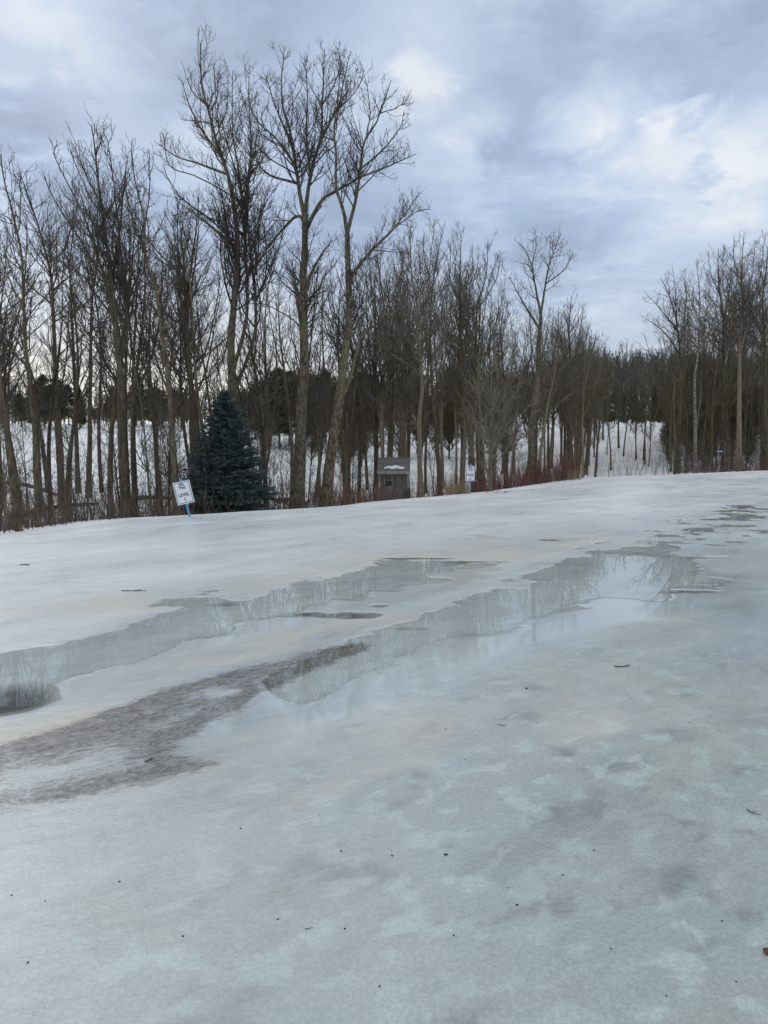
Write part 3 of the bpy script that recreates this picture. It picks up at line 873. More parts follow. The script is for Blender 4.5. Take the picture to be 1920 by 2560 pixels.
def zone(px):
    if px < 330: return ('dark slender bare tree crowded among trunks left of the blue spruce', 'bare trees left of the blue spruce')
    if px < 700: return ('slender bare tree standing in the crowd behind the blue spruce', 'bare trees behind the blue spruce')
    if px < 950: return ('slender bare tree crowded behind the tall poplars', 'bare trees behind the tall poplars')
    if px < 1160: return ('slender bare tree in the wood behind the shed', 'bare trees behind the shed')
    if px < 1470: return ('slender grey bare tree in the dense wood behind the red-stemmed bushes', 'bare trees behind the red bushes')
    if px < 1660: return ('small bare tree on the snowy bank in the gap', 'bare trees on the snowy bank')
    return ('slender grey bare tree in the dense right-hand group', 'bare trees of the right-hand group')


rs = random.Random(5)


def in_shed(x, y):
    return abs(x - SHED[0]) < 1.6 and -12 < y - SHED[1] < 1.6


SHED = (1.55, 29.0)
placed = []


def try_place(pool, px, dep, topy, i, zoned=True, lab=None, mind=0.5):
    p = at(px, 1200, dep)
    x, y = p[0], p[1]
    if crest_s(np.array([x]), np.array([y]))[0] < 1.0 or in_shed(x, y):
        return False
    for (a, b) in placed:
        if (a - x) ** 2 + (b - y) ** 2 < mind ** 2:
            return False
    z = gz(x, y)
    h = at(px, topy, dep)[2] - z
    if h < 1.5:
        return False
    placed.append((x, y))
    lab, grp = lab or zone(px)
    pool.place(i, (x, y, z - 0.03), h, rs.random() * 6.28, lab, 'tree', grp, (rs.uniform(-.03, .03), rs.uniform(-.03, .03)))
    return True


cnt = 0
for k in range(46):      # left and middle wood
    px = rs.uniform(-40, 960); dep = rs.uniform(18, 44) if px < 700 else rs.uniform(23, 44)
    top = np.interp(px, sky_x, sky_y) + rs.uniform(10, 330) * (0.5 + rs.random() * .6)
    cnt += try_place(dark_pool, px, dep, top, k)
for k in range(50):      # wood behind the shed and the red bushes
    px = rs.uniform(940, 1470); dep = rs.uniform(31, 52)
    top = np.interp(px, sky_x, sky_y) + rs.uniform(0, 230) * rs.random()
    cnt += try_place(grey_pool, px, dep, top, k)
for k in range(36):      # right group
    px = rs.uniform(1668, 1960); dep = rs.uniform(39, 56)
    top = np.interp(px, sky_x, sky_y) + rs.uniform(0, 200)
    cnt += try_place(grey_pool, px, dep, top, k + 3)
for k in range(44):      # bank in the gap
    px = rs.uniform(1440, 1690); dep = rs.uniform(44, 80)
    top = np.interp(px, sky_x, sky_y) + rs.uniform(0, 140)
    cnt += try_place(grey_pool, px, dep, top, k + 2)
for k in range(96):      # saplings
    px = rs.uniform(-30, 1430 if k % 2 else 700) if k % 6 else rs.uniform(1660, 1940)
    dep = np.interp(px, [0, 600, 960, 1430, 1920], [13.5, 18, 22, 30, 37]) + rs.uniform(1.0, 12)
    p = at(px, 1200, dep); x, y = p[0], p[1]
    if crest_s(np.array([x]), np.array([y]))[0] < 0.5 or in_shed(x, y):
        continue
    lab = ('thin bare sapling among the trunks left of the blue spruce', 'saplings left of the spruce') if px < 520 else ('thin bare sapling between the spruce and the shed', 'saplings between spruce and shed') if px < 960 else \
        ('thin bare sapling in the wood right of the shed', 'saplings right of the shed') if px < 1460 else ('thin bare sapling in the right-hand group of trees', 'saplings of the right-hand group')
    sap_pool.place(k, (x, y, gz(x, y) - .03), rs.uniform(2.2, 5.2), rs.random() * 6.28, lab[0], 'sapling', lab[1], (rs.uniform(-.08, .08), rs.uniform(-.08, .08)))


belt_pool = Pool([proto_tree(230 + i, 6, .09, 'bark_dark', ['twig_brush', 'twig_olive', 'twig_brush', 'twig_rust'][i], t0=.05, forks=5, lean=.03, dens=1.5, lens=1.5, up=1.1, ang=42, rmin=.028, lv=3, twigd=.6, name='brush_tree', m=5) for i in range(4)])


def brush(px, dep, topy, i, lab, brush_pool=brush_pool):
    p = at(px, 1200, dep); z = gz(p[0], p[1]); h = at(px, topy, dep)[2] - z
    if h > 1:
        brush_pool.place(i, (p[0], p[1], z - .05), h, rs.random() * 6.28, lab[0], 'tree', lab[1])


B1 = ('low dense brown brush tree in the far belt beyond the snowy field', 'brush trees of the far belt')
B2 = ('dense brown brush tree filling the wood behind the shed and signs', 'brush trees behind the shed')
B3 = ('dense brown brush tree filling the right-hand group', 'brush trees of the right-hand group')
for k in range(48):
    px = rs.uniform(-30, 980)
    brush(px, rs.uniform(95, 125), rs.uniform(962, 1030), k, B1, belt_pool)
for k in range(24):
    px = rs.uniform(640, 1460)
    brush(px, rs.uniform(50, 70), rs.uniform(935, 1010) if px < 1000 else rs.uniform(890, 1020), k + 1, B2)
for k in range(20):
    px = rs.uniform(1655, 1960)
    brush(px, rs.uniform(41, 56), rs.uniform(880, 1010), k + 2, B3)


for k in range(36):      # thin trees crowding the left side of the gap
    px = rs.uniform(1395, 1492)
    cnt += try_place(grey_pool, px, rs.uniform(36, 58), np.interp(px, sky_x, sky_y) + rs.uniform(10, 200), k + 1, mind=.3)
for k in range(5):
    px = rs.uniform(1650, 1690)
    brush(px, rs.uniform(44, 56), rs.uniform(980, 1080), k + 3, B3)


# ------------------------------------------------------------------ evergreens
def blades(P, D, length, width, rng):
    """thin needle blades: N tip-tapered triangles"""
    N = len(P)
    side = norm(np.cross(D, norm(rng.normal(size=(N, 3)))))
    a = P - side * width / 2; b = P + side * width / 2; c = P + D * length[:, None]
    return np.stack([a, b, c], 1).reshape(-1, 3)


def spruce(H, rad, rng, whorls=30, dens=1.0):
    """layered conifer: whorls of sweeping branches clothed in short needles"""
    bp, br = [], []
    for k in range(whorls):
        t = (k + rng.uniform(-.3, .3)) / whorls
        z = 0.05 * H + (t ** 0.93) * H * 0.93
        L = rad * (1 - t) ** 0.92 * (1.08 - .10 * max(0, .12 - t) / .12) + 0.04
        nb = int(11 + 13 * (1 - t))
        a0 = rng.random() * 6.28
        for j in range(nb):
            az = a0 + j * 6.283 / nb + rng.uniform(-.25, .25)
            l = L * rng.uniform(.78, 1.10)
            u = np.linspace(0, 1, 7)
            el = 0.10 + 0.55 * t
            rr = l * u; zz = z + l * (el * u - 0.26 * u ** 2 * (1 - t) + 0.10 * u ** 3)
            bp.append(np.stack([rr * math.cos(az), rr * math.sin(az), zz], 1))
    top = np.stack([np.zeros(7), np.zeros(7), np.linspace(H * .88, H, 7)], 1)
    bp.append(top)
    BP = np.array(bp)
    BR = np.repeat(np.linspace(0.012, 0.003, 7)[None], len(BP), 0)
    # flat sprays of side shoots
    C, R = children(BP, BR, rng, 24 * dens, 0.12, 1.0, 0.38, 0.07, 0.30, 50, -0.02, 0.06, 4, 0.003, 1.0, 3, 0.45)
    C[:, :, 2] = C[:, :1, 2] + (C[:, :, 2] - C[:, :1, 2]) * 0.30
    shoots = np.concatenate([C.reshape(-1, 3).reshape(len(C), 4, 3)], 0)
    # needles along shoots and along outer branches
    nper = int(22 * dens)
    t = rng.random((len(shoots), nper)); f = t * 3; i = np.minimum(f.astype(int), 2); w = (f - i)[..., None]
    r = np.arange(len(shoots))[:, None]
    pos = shoots[r, i] * (1 - w) + shoots[r, i + 1] * w
    tan = norm(shoots[r, i + 1] - shoots[r, i])
    nd = norm(tan * 0.9 + norm(rng.normal(size=tan.shape) * np.array([1, 1, .55])) * 0.8 + np.array([0, 0, .35]))
    pos, nd = pos.reshape(-1, 3), nd.reshape(-1, 3)
    v1 = blades(pos, nd, rng.uniform(.030, .055, len(pos)), 0.015, rng)
    wood_v, wood_q = merge([tubes(BP, BR, 4), tubes(C, R, 3)])
    return wood_v, wood_q, v1


def blue_spruce():
    rng = np.random.default_rng(77)
    dep = 18.0
    p = at(568, 1290, dep); z = gz(p[0], p[1])
    H = at(568, 970, dep)[2] - z; rad = 110 * dep / F
    root = empty('blue_spruce', (p[0], p[1], z))
    tag(root, 'dense blue-green conical spruce standing right behind the tilted sign', 'spruce tree')
    wv, wq, nv = spruce(H, rad, rng, 30, 1.25)
    n = 10; C = np.stack([np.zeros(n), np.zeros(n), np.linspace(-.1, H * .97, n)], 1)
    tv, tq = tubes(C[None], np.linspace(.06, .006, n)[None], 8)
    v, q = merge([(tv, tq), (wv, wq)])
    link('trunk', np_mesh('trunk', v, q), M['bark_dark'], root)
    link('crown', np_mesh('crown', nv, None, np.arange(len(nv)).reshape(-1, 3), smooth=False), M['needle'], root)


blue_spruce()


def pine_proto(seed, H, rad, peak, base=0.15):
    """far evergreen: tapered trunk, bough tufts spread through a rounded or pointed crown"""
    rng = np.random.default_rng(seed)
    n = 10; C = np.stack([np.zeros(n), np.zeros(n), np.linspace(-.1, H * .96, n)], 1)
    bp = []
    for k in range(170):
        t = rng.random() ** .9
        z = H * (base + (1 - base) * t)
        prof = (1 - t) ** .8 if peak else math.sqrt(max(0.02, 1 - (2 * t - .75) ** 2 * .72)) * (1 - .25 * t)
        l = rad * prof * rng.uniform(.45, 1.1) + .1
        az = rng.random() * 6.28; u = np.linspace(0, 1, 5)
        bp.append(np.stack([l * u * math.cos(az), l * u * math.sin(az), z + l * (.30 * u - (.3 if peak else .05) * u * u)], 1))
    BP = np.array(bp); BR = np.repeat(np.linspace(.03, .008, 5)[None], len(BP), 0)
    tv, tq = merge([tubes(C[None], np.linspace(.13, .02, n)[None], 6), tubes(BP, BR, 3)])
    N = 90
    t = rng.uniform(.3, 1.05, (len(BP), N)); f = np.clip(t, 0, .999) * 4; i = f.astype(int); w = (f - i)[..., None]
    r = np.arange(len(BP))[:, None]
    pos = BP[r, i] * (1 - w) + BP[r, np.minimum(i + 1, 4)] * w + rng.normal(size=(len(BP), N, 3)) * .11
    pos = pos.reshape(-1, 3)
    nd = norm(rng.normal(size=pos.shape) + np.array([0, 0, .5]))
    v = blades(pos, nd, rng.uniform(.14, .30, len(pos)), .055, rng)
    root = empty('pine_tree', (0, 0, 0))
    link('trunk', np_mesh('trunk', tv, tq), M['bark_dark'], root)
    link('crown', np_mesh('crown', v, None, np.arange(len(v)).reshape(-1, 3), smooth=False), M['pine'], root)
    return root, H


pine_pool = Pool([pine_proto(300, 7, 2.1, False), pine_proto(301, 7, 1.9, False, .25), pine_proto(302, 7, 1.5, True, .08), pine_proto(303, 7, 2.3, False, .1)])
pn = 0
for (px, top, dep, kind) in [(60, 985, 98, 0), (95, 965, 92, 3), (118, 940, 100, 1), (150, 948, 96, 0), (178, 965, 105, 3), (205, 968, 98, 2), (-15, 1000, 100, 1), (345, 962, 104, 1), (358, 945, 108, 2), (385, 970, 100, 3), (410, 978, 104, 0),
                              (440, 975, 100, 1), (700, 925, 70, 0), (725, 935, 74, 3), (672, 950, 72, 1), (760, 928, 76, 1), (790, 945, 72, 0), (815, 930, 76, 3), (640, 965, 80, 0), (910, 930, 78, 1), (935, 945, 76, 3), (885, 955, 74, 0)]:
    p = at(px, 1200, dep); z = gz(p[0], p[1]); h = at(px, top, dep)[2] - z
    lab = ('dark rounded pine beyond the snowy field, seen between the left trunks', 'pines left of the blue spruce') if px < 600 else ('dark rounded pine far behind the tall poplars', 'pines behind the tall poplars')
    pine_pool.place(kind, (p[0], p[1], z), h, rs.random() * 6.28, lab[0], 'pine tree', lab[1])
for (px, top, dep) in [(1532, 960, 72), (1575, 955, 75), (1628, 970, 74), (1655, 940, 70), (1675, 925, 68), (1600, 985, 80), (1515, 985, 76), (1555, 975, 82), (1640, 985, 84), (1588, 1000, 88), (1500, 965, 70)]:
    p = at(px, 1200, dep); z = gz(p[0], p[1]); h = at(px, top, dep)[2] - z
    pine_pool.place(2, (p[0], p[1], z), h, rs.random() * 6.28, 'dark pointed evergreen on the snowy bank in the gap', 'pine tree', 'evergreens in the gap')


# ------------------------------------------------------------------ far wood on the hill (one mass)
def far_wood():
    rng = np.random.default_rng(90)
    protos = []
    for k in range(4):
        n = 8; H = 8.0
        C = np.stack([.2 * np.sin(np.linspace(0, 3, n) + k), .2 * np.cos(np.linspace(0, 2, n) + k), np.linspace(0, H, n)], 1)
        st = [(C, np.linspace(.12, .03, n))]
        c1, r1 = children(C[None], st[0][1][None], rng, 5, .15, 1, .3, 1.0, 3, 38, 1.0, .12, 5, .05, .6)
        c2, r2 = children(c1, r1, rng, 3.4, .1, 1, .5, .6, 1.8, 38, .8, .12, 4, .042, .8, 2)
        protos.append(merge([tubes(C[None], st[0][1][None], 4), tubes(c1, r1, 3), tubes(c2, r2, 3)]))
    parts = []
    for k in range(620):
        az = rng.uniform(.16, .62); d = rng.uniform(95, 250) ** 1.0
        if k % 3 == 0:
            az = rng.uniform(-.55, .2); d = rng.uniform(135, 190)
        x, y = az * d, d
        v, q = protos[k % 4]
        a = rng.random() * 6.28; s = rng.uniform(.7, 1.1) if az > .2 else rng.uniform(.75, 1.1)
        ca, sa = math.cos(a), math.sin(a)
        R = np.array([[ca, -sa, 0], [sa, ca, 0], [0, 0, 1]])
        parts.append(((v * s) @ R.T + np.array([x, y, gz(x, y) - .1]), q))
    v, q = merge(parts)
    o = link('far_wood', np_mesh('far_wood', v, q), plain('far_wood_grey', (0.055, 0.052, 0.046), (0.095, 0.088, 0.078), .05, .9))
    tag(o, 'grey bare wood covering the far hillside as one mass', 'wood', kind='stuff')


far_wood()


# ------------------------------------------------------------------ undergrowth
def undergrowth():
    rng = np.random.default_rng(61)
    N = 7600
    px = rng.uniform(-60, 1980, N)
    front = np.interp(px, [0, 600, 960, 1430, 1700, 1920], [12.5, 17, 20, 27, 33, 35.5])
    dep = front + rng.gamma(1.3, 6.5, N)
    dx = (px - 960) / F / (CP)
    x, y = dx * dep, dep
    s = crest_s(x, y)
    gap = (px > 1445) & (px < 1680)
    ok = (s > 0.25) & ~(gap & (dep < 43) & (rng.random(N) < .9)) & ~(gap & (rng.random(N) < .2)) & ~((np.abs(x - SHED[0]) < 1.2) & (y < SHED[1] + 1.5) & (rng.random(N) < .8))
    x, y, px = x[ok], y[ok], px[ok]
    z = macro(x, y); N = len(x)
    h = rng.gamma(2.2, .26, N) + .12
    h = np.where(px > 1400, h * 1.5, h) * (0.5 + 0.5 * sstep(0.4, 2.5, s[ok]))
    n = 5
    C = np.empty((N, n, 3)); C[:, 0] = np.stack([x, y, z - .03], 1)
    d = norm(np.stack([rng.normal(0, .22, N), rng.normal(0, .22, N), np.ones(N)], 1))
    for k in range(1, n):
        d = norm(d + rng.normal(size=(N, 3)) * .12)
        C[:, k] = C[:, k - 1] + d * (h / (n - 1))[:, None]
    R = np.repeat(np.linspace(.007, .003, n)[None], N, 0) * rng.uniform(.7, 1.4, (N, 1))
    c2, r2 = children(C, R, rng, 2.6, .25, 1, .4, .06, .5, 42, .4, .15, 4, .003, .8)
    v, q = merge([tubes(C, R, 3), tubes(c2, r2, 3)])
    o = link('undergrowth', np_mesh('undergrowth', v, q), M['stalk'])
    tag(o, 'thin dead stalks and brushwood covering the snowy forest floor', 'undergrowth', kind='stuff')


undergrowth()


# ------------------------------------------------------------------ bushes and grass tufts
def bush(name, label, cat, px, dep, h, wid, mat, n, seed, group=None, sub=True, spread=.35, r=.006):
    rng = np.random.default_rng(seed)
    p = at(px, 1200, dep); x, y = p[0], p[1]; z = gz(x, y)
    a = rng.random(n) * 6.28; rr = np.sqrt(rng.random(n)) * wid / 2
    C = np.empty((n, 6, 3)); C[:, 0] = np.stack([rr * np.cos(a), rr * np.sin(a) * .7, np.full(n, -.04)], 1)
    C[:, 0, 2] += macro(x + C[:, 0, 0], y + C[:, 0, 1]) - z
    d = norm(np.stack([np.cos(a) * spread * rng.random(n), np.sin(a) * spread * rng.random(n), np.ones(n)], 1))
    hh = h * rng.uniform(.5, 1.1, n)
    for k in range(1, 6):
        d = norm(d + rng.normal(size=(n, 3)) * .10)
        C[:, k] = C[:, k - 1] + d * (hh / 5)[:, None]
    R = np.repeat(np.linspace(r, r * .45, 6)[None], n, 0)
    parts = [tubes(C, R, 3)]
    if sub:
        c2, r2 = children(C, R, rng, 3.2, .3, 1, .45, .08, .5, 30, .6, .12, 4, .003, .8)
        parts.append(tubes(c2, r2, 3))
    v, q = merge(parts)
    o = link(name, np_mesh(name, v, q), M[mat], None, (x, y, z))
    tag(o, label, cat, group)


RG = 'red-stemmed bushes along the crest'
bush('red_bush', 'dark red stemmed bush left of the upright sign', 'bush', 1122, 23.0, .75, 1.0, 'red_stem', 90, 1, RG)
bush('red_bush', 'red stemmed bush immediately right of the upright sign', 'bush', 1203, 24.0, .70, .8, 'red_stem', 70, 2, RG)
bush('red_bush', 'red stemmed bush under the pale many-stemmed tree', 'bush', 1270, 25.5, .85, 1.3, 'red_stem', 120, 3, RG)
bush('red_bush', 'brightest red stemmed bush, in the right half of the bush row', 'bush', 1372, 28.5, 1.0, 1.3, 'red_stem', 140, 4, RG)
bush('red_bush', 'red stemmed bush at the right end of the row beside the snowy gap', 'bush', 1414, 29.5, .85, .9, 'red_stem', 100, 5, RG)
bush('red_bush', 'low dark red bush between the pale tree and the leaning pale trunk', 'bush', 1322, 27.2, .85, 1.2, 'red_stem', 120, 6, RG)
bush('red_bush', 'dark red brush patch beside the stout pale trunk in the right-hand group', 'bush', 1872, 37.0, .7, 1.4, 'red_stem', 60, 7, RG)
bush('orange_bush', 'orange-brown twiggy bush between the tall poplars and the shed', 'bush', 868, 21.5, .75, 1.0, 'orange_stem', 110, 8, 'orange bushes beside the shed')
bush('orange_bush', 'orange-brown twiggy bush against the left side of the shed', 'bush', 926, 24.0, .75, .8, 'orange_stem', 90, 9, 'orange bushes beside the shed')
bush('grass_tuft', 'tan dry grass tuft at the left foot of the upright sign', 'grass tuft', 1138, 21.8, .48, .55, 'dry_grass', 170, 10, 'dry grass tufts', False, .5, .004)
bush('grass_tuft', 'small tan grass tuft touching the upright sign post', 'grass tuft', 1158, 21.6, .32, .35, 'dry_grass', 110, 11, 'dry grass tufts', False, .5, .004)
bush('grass_tuft', 'pale dry grass and seed heads at the right end of the red bushes', 'grass tuft', 1428, 28.5, .50, .9, 'dry_grass', 110, 12, 'dry grass tufts', True, .6, .004)
bush('grass_tuft', 'grey-tan flattened grass lying on the snow crest right of the pale tree', 'grass tuft', 1244, 21.3, .14, .7, 'stalk', 60, 13, 'dry grass tufts', False, 1.6, .004)


# ------------------------------------------------------------------ fallen logs
def log(label, p0, p1, r, seed, lift=.08, name='fallen_log'):
    a, b = hit(*p0), hit(*p1)
    n = 14; t = np.linspace(0, 1, n)
    x = a[0] + (b[0] - a[0]) * t; y = a[1] + (b[1] - a[1]) * t
    rng = np.random.default_rng(seed)
    z = macro(x, y); z = np.convolve(np.pad(z, 3, 'edge'), np.ones(7) / 7, 'valid') + r * .7 + lift * np.sin(t * 3.1)
    C = np.stack([x, y + .08 * np.sin(t * 6 + seed), z], 1)
    R = r * (1 - .55 * t) * (1 + .12 * rng.normal(size=n))
    b_ = MB(); o = C[0].copy(); b_.tube(C - o, np.abs(R), 9)
    c2, r2 = children((C - o)[None], R[None], rng, 1.1, .2, 1, .22, .3, 1.2, 55, .4, .12, 6, .012, .5)
    for k in range(len(c2)):
        b_.tube(c2[k], r2[k], 5)
    ob = b_.build(name, M['log'], None, tuple(o), True)
    tag(ob, label, 'log', 'fallen logs in the left wood')


log('long dark fallen log lying across the snow at the foot of the left trunks', (30, 1298), (245, 1264), .13, 1)
log('grey fallen trunk slanting down from the left edge of the photo', (-20, 1215), (160, 1250), .14, 2, .35)
log('dark fallen log between the thick left trunk and the blue spruce', (300, 1252), (440, 1252), .15, 3)
log('thin dark fallen branch lying at the lower left edge of the wood', (-30, 1290), (40, 1305), .06, 4)
log('short dark log lying in the snow behind the two tall poplars', (690, 1255), (770, 1262), .12, 5)


# ------------------------------------------------------------------ signs
def text_mesh(body, size, mat, parent, loc, name='lettering'):
    cu = bpy.data.curves.new(name, 'FONT'); cu.body = body; cu.size = size; cu.align_x = 'CENTER'; cu.align_y = 'CENTER'; cu.extrude = .0015; cu.offset = size * .018
    cu.materials.append(mat)
    tmp = bpy.data.objects.new(name, cu)
    me = bpy.data.meshes.new_from_object(tmp); bpy.data.objects.remove(tmp)
    o = link(name, me, mat, parent, loc); o.rotation_euler = (math.pi / 2, 0, 0)
    return o


def sign(label, base_px, depth, tilt, yaw, height, digit, post, W=.34, Hh=.46, seed=0):
    p = at(base_px[0], base_px[1], depth); z = gz(p[0], p[1])
    root = empty('trail_sign', (p[0], p[1], z)); root.rotation_euler = (math.radians(-3), math.radians(tilt), math.radians(yaw))
    tag(root, label, 'sign', 'trail level signs')
    b = MB(); b.box((0, .022, (height + .06) / 2 - .1), (.042, .036, height + .26), bev=.004)
    b.build('post', M[post], root)
    zc = height - Hh / 2
    b = MB(); b.box((0, -.004, zc), (W, .008, Hh), bev=.003)
    panel = b.build('panel', M['white_paint'], root)
    b = MB(); t, i = .009, .022
    for (cx, cz, sx, sz) in ((0, zc + Hh / 2 - i, W - 2 * i + t, t), (0, zc - Hh / 2 + i, W - 2 * i + t, t), (-W / 2 + i, zc, t, Hh - 2 * i - t), (W / 2 - i, zc, t, Hh - 2 * i - t)):
        b.box((cx, -.0095, cz), (sx, .003, sz))
    b.build('border', M['ink'], panel)
    text_mesh('LEVEL', .085, M['ink'], panel, (0, -.0105, zc - .045), 'lettering')
    text_mesh(digit, .105, M['ink'], panel, (0, -.0105, zc - .145), 'lettering')
    # small script-like emblem in two lines with a flourish
    b = MB(); rng = np.random.default_rng(seed)
    u = np.linspace(0, 1, 26)
    for (cx, cz, ww, hh, fq, ph) in ((-.005, .155, .105, .022, 4.2, .4), (0, .105, .125, .020, 5.0, 1.7)):
        xs = cx - ww / 2 + ww * u + .012 * np.sin(u * fq * 12.56 + ph); zs = zc + cz + hh * np.sin(u * fq * 6.28 + ph) + .012 * np.sin(u * 3 + ph)
        b.tube(np.stack([xs, np.full(26, -.0095), zs], 1), .0042, 5)
    for k in range(6):
        a = k / 6 * 6.28
        b.tube([(-.012 + .006 * math.cos(a), -.0095, zc + .195 + .006 * math.sin(a)), (-.012 + .022 * math.cos(a), -.0095, zc + .195 + .022 * math.sin(a))], .003, 5)
    b.tube(np.stack([-.065 + .13 * u, np.full(26, -.0095), zc + .072 + .008 * np.sin(u * 3.14)], 1), .003, 5)
    b.build('emblem', M['emblem'], panel)
    for sz in (.13, -.17):
        b = MB(); b.tube([(0, -.006, zc + sz + .04), (0, -.012, zc + sz + .04)], .006, 8)
        b.build('bolt', M['grey_post'], panel)
    return root


sign('white trail sign reading LEVEL 1, tilted left on a bright blue post by the spruce', (474, 1293), 14.95, -12.5, 8, .735, '1', 'blue_post')
sign('upright white trail sign on a grey-blue post beside the red bushes', (1174, 1240), 21.3, 1.5, -4, .80, '2', 'grey_post', W=.26, Hh=.43, seed=3)

# small blue board on a thin post in the right-hand group
p = at(1797, 1180, 36.2); z = gz(p[0], p[1])
root = empty('marker_post', (p[0], p[1], z)); tag(root, 'small dark blue board on a thin pale post, right-hand group of trees', 'marker')
b = MB(); b.box((-.035, 0, .45), (.03, .03, 1.1), bev=.004); b.box((.035, .004, .35), (.03, .03, .95), bev=.004); b.build('post', M['wood_trim'], root)
b = MB(); b.box((0, -.025, .99), (.34, .02, .15), bev=.004); bd = b.build('board', M['navy'], root)
b = MB(); b.box((-.02, -.038, 1.02), (.26, .004, .035)); b.build('stripe', M['white_paint'], bd)


# ------------------------------------------------------------------ shed
def shed():
    p = at(984, 1236, SHED[1]); x, y = p[0], SHED[1]
    s = SHED[1] / F                                  # metres per pixel
    zt = at(984, 1236, y)[2]
    W, D_ = 76 * s, 1.5
    root = empty('wooden_shed', (x, y, zt)); root.rotation_euler = (0, 0, math.radians(-2))
    tag(root, 'small weathered grey wooden shed with a window, half hidden among the trees', 'shed')
    He = 56 * s; Hr = 86 * s
    porch = .28
    b = MB()
    b.box((0, porch + .03, He / 2 - .35), (W - .02, .05, He + .7))                 # front wall, recessed under the eave
    b.box((0, D_, He / 2 - .35), (W - .02, .05, He + .7))
    for sx in (-1, 1):
        b.box((sx * (W / 2 - .035), (porch + .06 + D_ - .03) / 2 + .0, He / 2 - .35), (.05, D_ - porch - .10, He + .7))
    n = 11
    for i in range(n):                                # upright boards
        bx = -W / 2 + .06 + (W - .12) * (i + .5) / n
        if -W * .33 < bx < -W * .02:
            continue
        b.box((bx, porch - .006, He / 2 - .3), ((W - .12) / n - .012, .018, He + .55), bev=.003)
    b.build('wall', M['wood_old'], root)
    for sx in (-1, 1):
        b = MB(); b.box((sx * (W / 2 - .03), .02, He / 2 - .3), (.065, .065, He + .6), bev=.006); b.build('corner_post', M['wood_trim'], root)
    b = MB(); rx = Matrix.Rotation(math.atan2(Hr - He, D_ * .62), 3, 'X')
    L = math.hypot(Hr - He, D_ * .62) + .06
    for k in range(5):                                # lapped roof boards
        f = (k + .5) / 5
        c = Vector((0, -.10 + (D_ * .62 + .05) * f, He + .05 + (Hr - He) * f + .006 * (k % 2)))
        b.box(c, (W + .10, L / 5 + .035, .024), rx @ Matrix.Rotation(-.05, 3, 'X'), bev=.004)
    b.box((0, D_ * .81, Hr * .985), (W + .08, D_ * .42, .03))
    rf = b.build('roof', M['wood_roof'], root)
    b = MB(); b.box((0, -.125, He - .01), (W + .10, .03, .11), bev=.005); b.build('fascia', M['wood_trim'], rf)
    b = MB(); b.box((0, D_ * .56, Hr + .05), (W + .12, .05, .05), bev=.005); b.build('ridge_board', M['wood_old'], rf)
    # window
    wx, wz, ww, wh = -W * .18, He * .60, W * .25, He * .52
    b = MB(); t = .035
    for (cx, cz, sx, sz) in ((0, wh / 2, ww + t, t), (0, -wh / 2, ww + t, t), (-ww / 2, 0, t, wh - t), (ww / 2, 0, t, wh - t), (0, .02, ww - t, t)):
        b.box((wx + cx, porch - .02, wz + cz), (sx, .05, sz), bev=.003)
    for k in (-1, 0, 1):
        b.box((wx + k * ww * .25, porch - .012, wz + wh * .27), (.012, .016, wh * .42))
    b.box((wx, porch - .013, wz + wh * .27), (ww - t, .012, .012))
    win = b.build('window', M['wood_trim'], root)
    b = MB(); b.box((wx, porch - .001, wz), (ww, .008, wh)); b.build('pane', M['glass_dark'], win)
    b = MB(); b.box((wx, porch - .05, wz - wh / 2 - .055), (ww + .10, .12, .04), bev=.004); b.build('sill', M['wood_trim'], win)
    b = MB(); b.box((wx, porch - .02, wz - wh / 2 - .13), (ww + .04, .03, .07), bev=.004); b.build('apron', M['wood_trim'], win)
    # door with cross rails
    dx = W * .22
    b = MB(); b.box((dx, porch - .028, He * .46), (W * .34, .022, He * .93), bev=.004)
    for zz in (.2, .75):
        b.box((dx, porch - .045, He * zz), (W * .33, .014, .06), bev=.003)
    dr = b.build('door', M['wood_old'], root)
    b = MB(); b.tube([(dx - W * .13, porch - .05, He * .5), (dx - W * .13, porch - .08, He * .5), (dx - W * .13, porch - .08, He * .42), (dx - W * .13, porch - .05, He * .42)], .008, 6); b.build('handle', M['ink'], dr)
    # snow left on the roof: an uneven slab of its own
    rng = np.random.default_rng(4)
    nx_, ny_ = 22, 6
    vs, fs = [], []
    for j in range(ny_):
        for i in range(nx_):
            u, v = i / (nx_ - 1) * 2 - 1, j / (ny_ - 1)
            yy = .02 + v * .22 * (1 - .5 * abs(u)) + .03 * math.sin(u * 7); f = (yy + .10) / (D_ * .62 + .05)
            e = max(0, (1 - abs(u) ** 3)) * math.sin(math.pi * min(max(v, 0.0), 1))
            vs.append((u * W * .33 + .03, yy, He + .075 + (Hr - He) * f + .055 * e + .01 * rng.random() * e))
    for j in range(ny_ - 1):
        for i in range(nx_ - 1):
            fs.append((j * nx_ + i, j * nx_ + i + 1, (j + 1) * nx_ + i + 1, (j + 1) * nx_ + i))
    me = bpy.data.meshes.new('snow_patch'); me.from_pydata(vs, [], fs); me.polygons.foreach_set('use_smooth', np.full(len(fs), True))
    o = link('snow_patch', me, M['snow'], None, (x, y, zt)); o.rotation_euler = root.rotation_euler
    tag(o, 'white patch of snow left on the grey shed roof', 'snow patch')


shed()

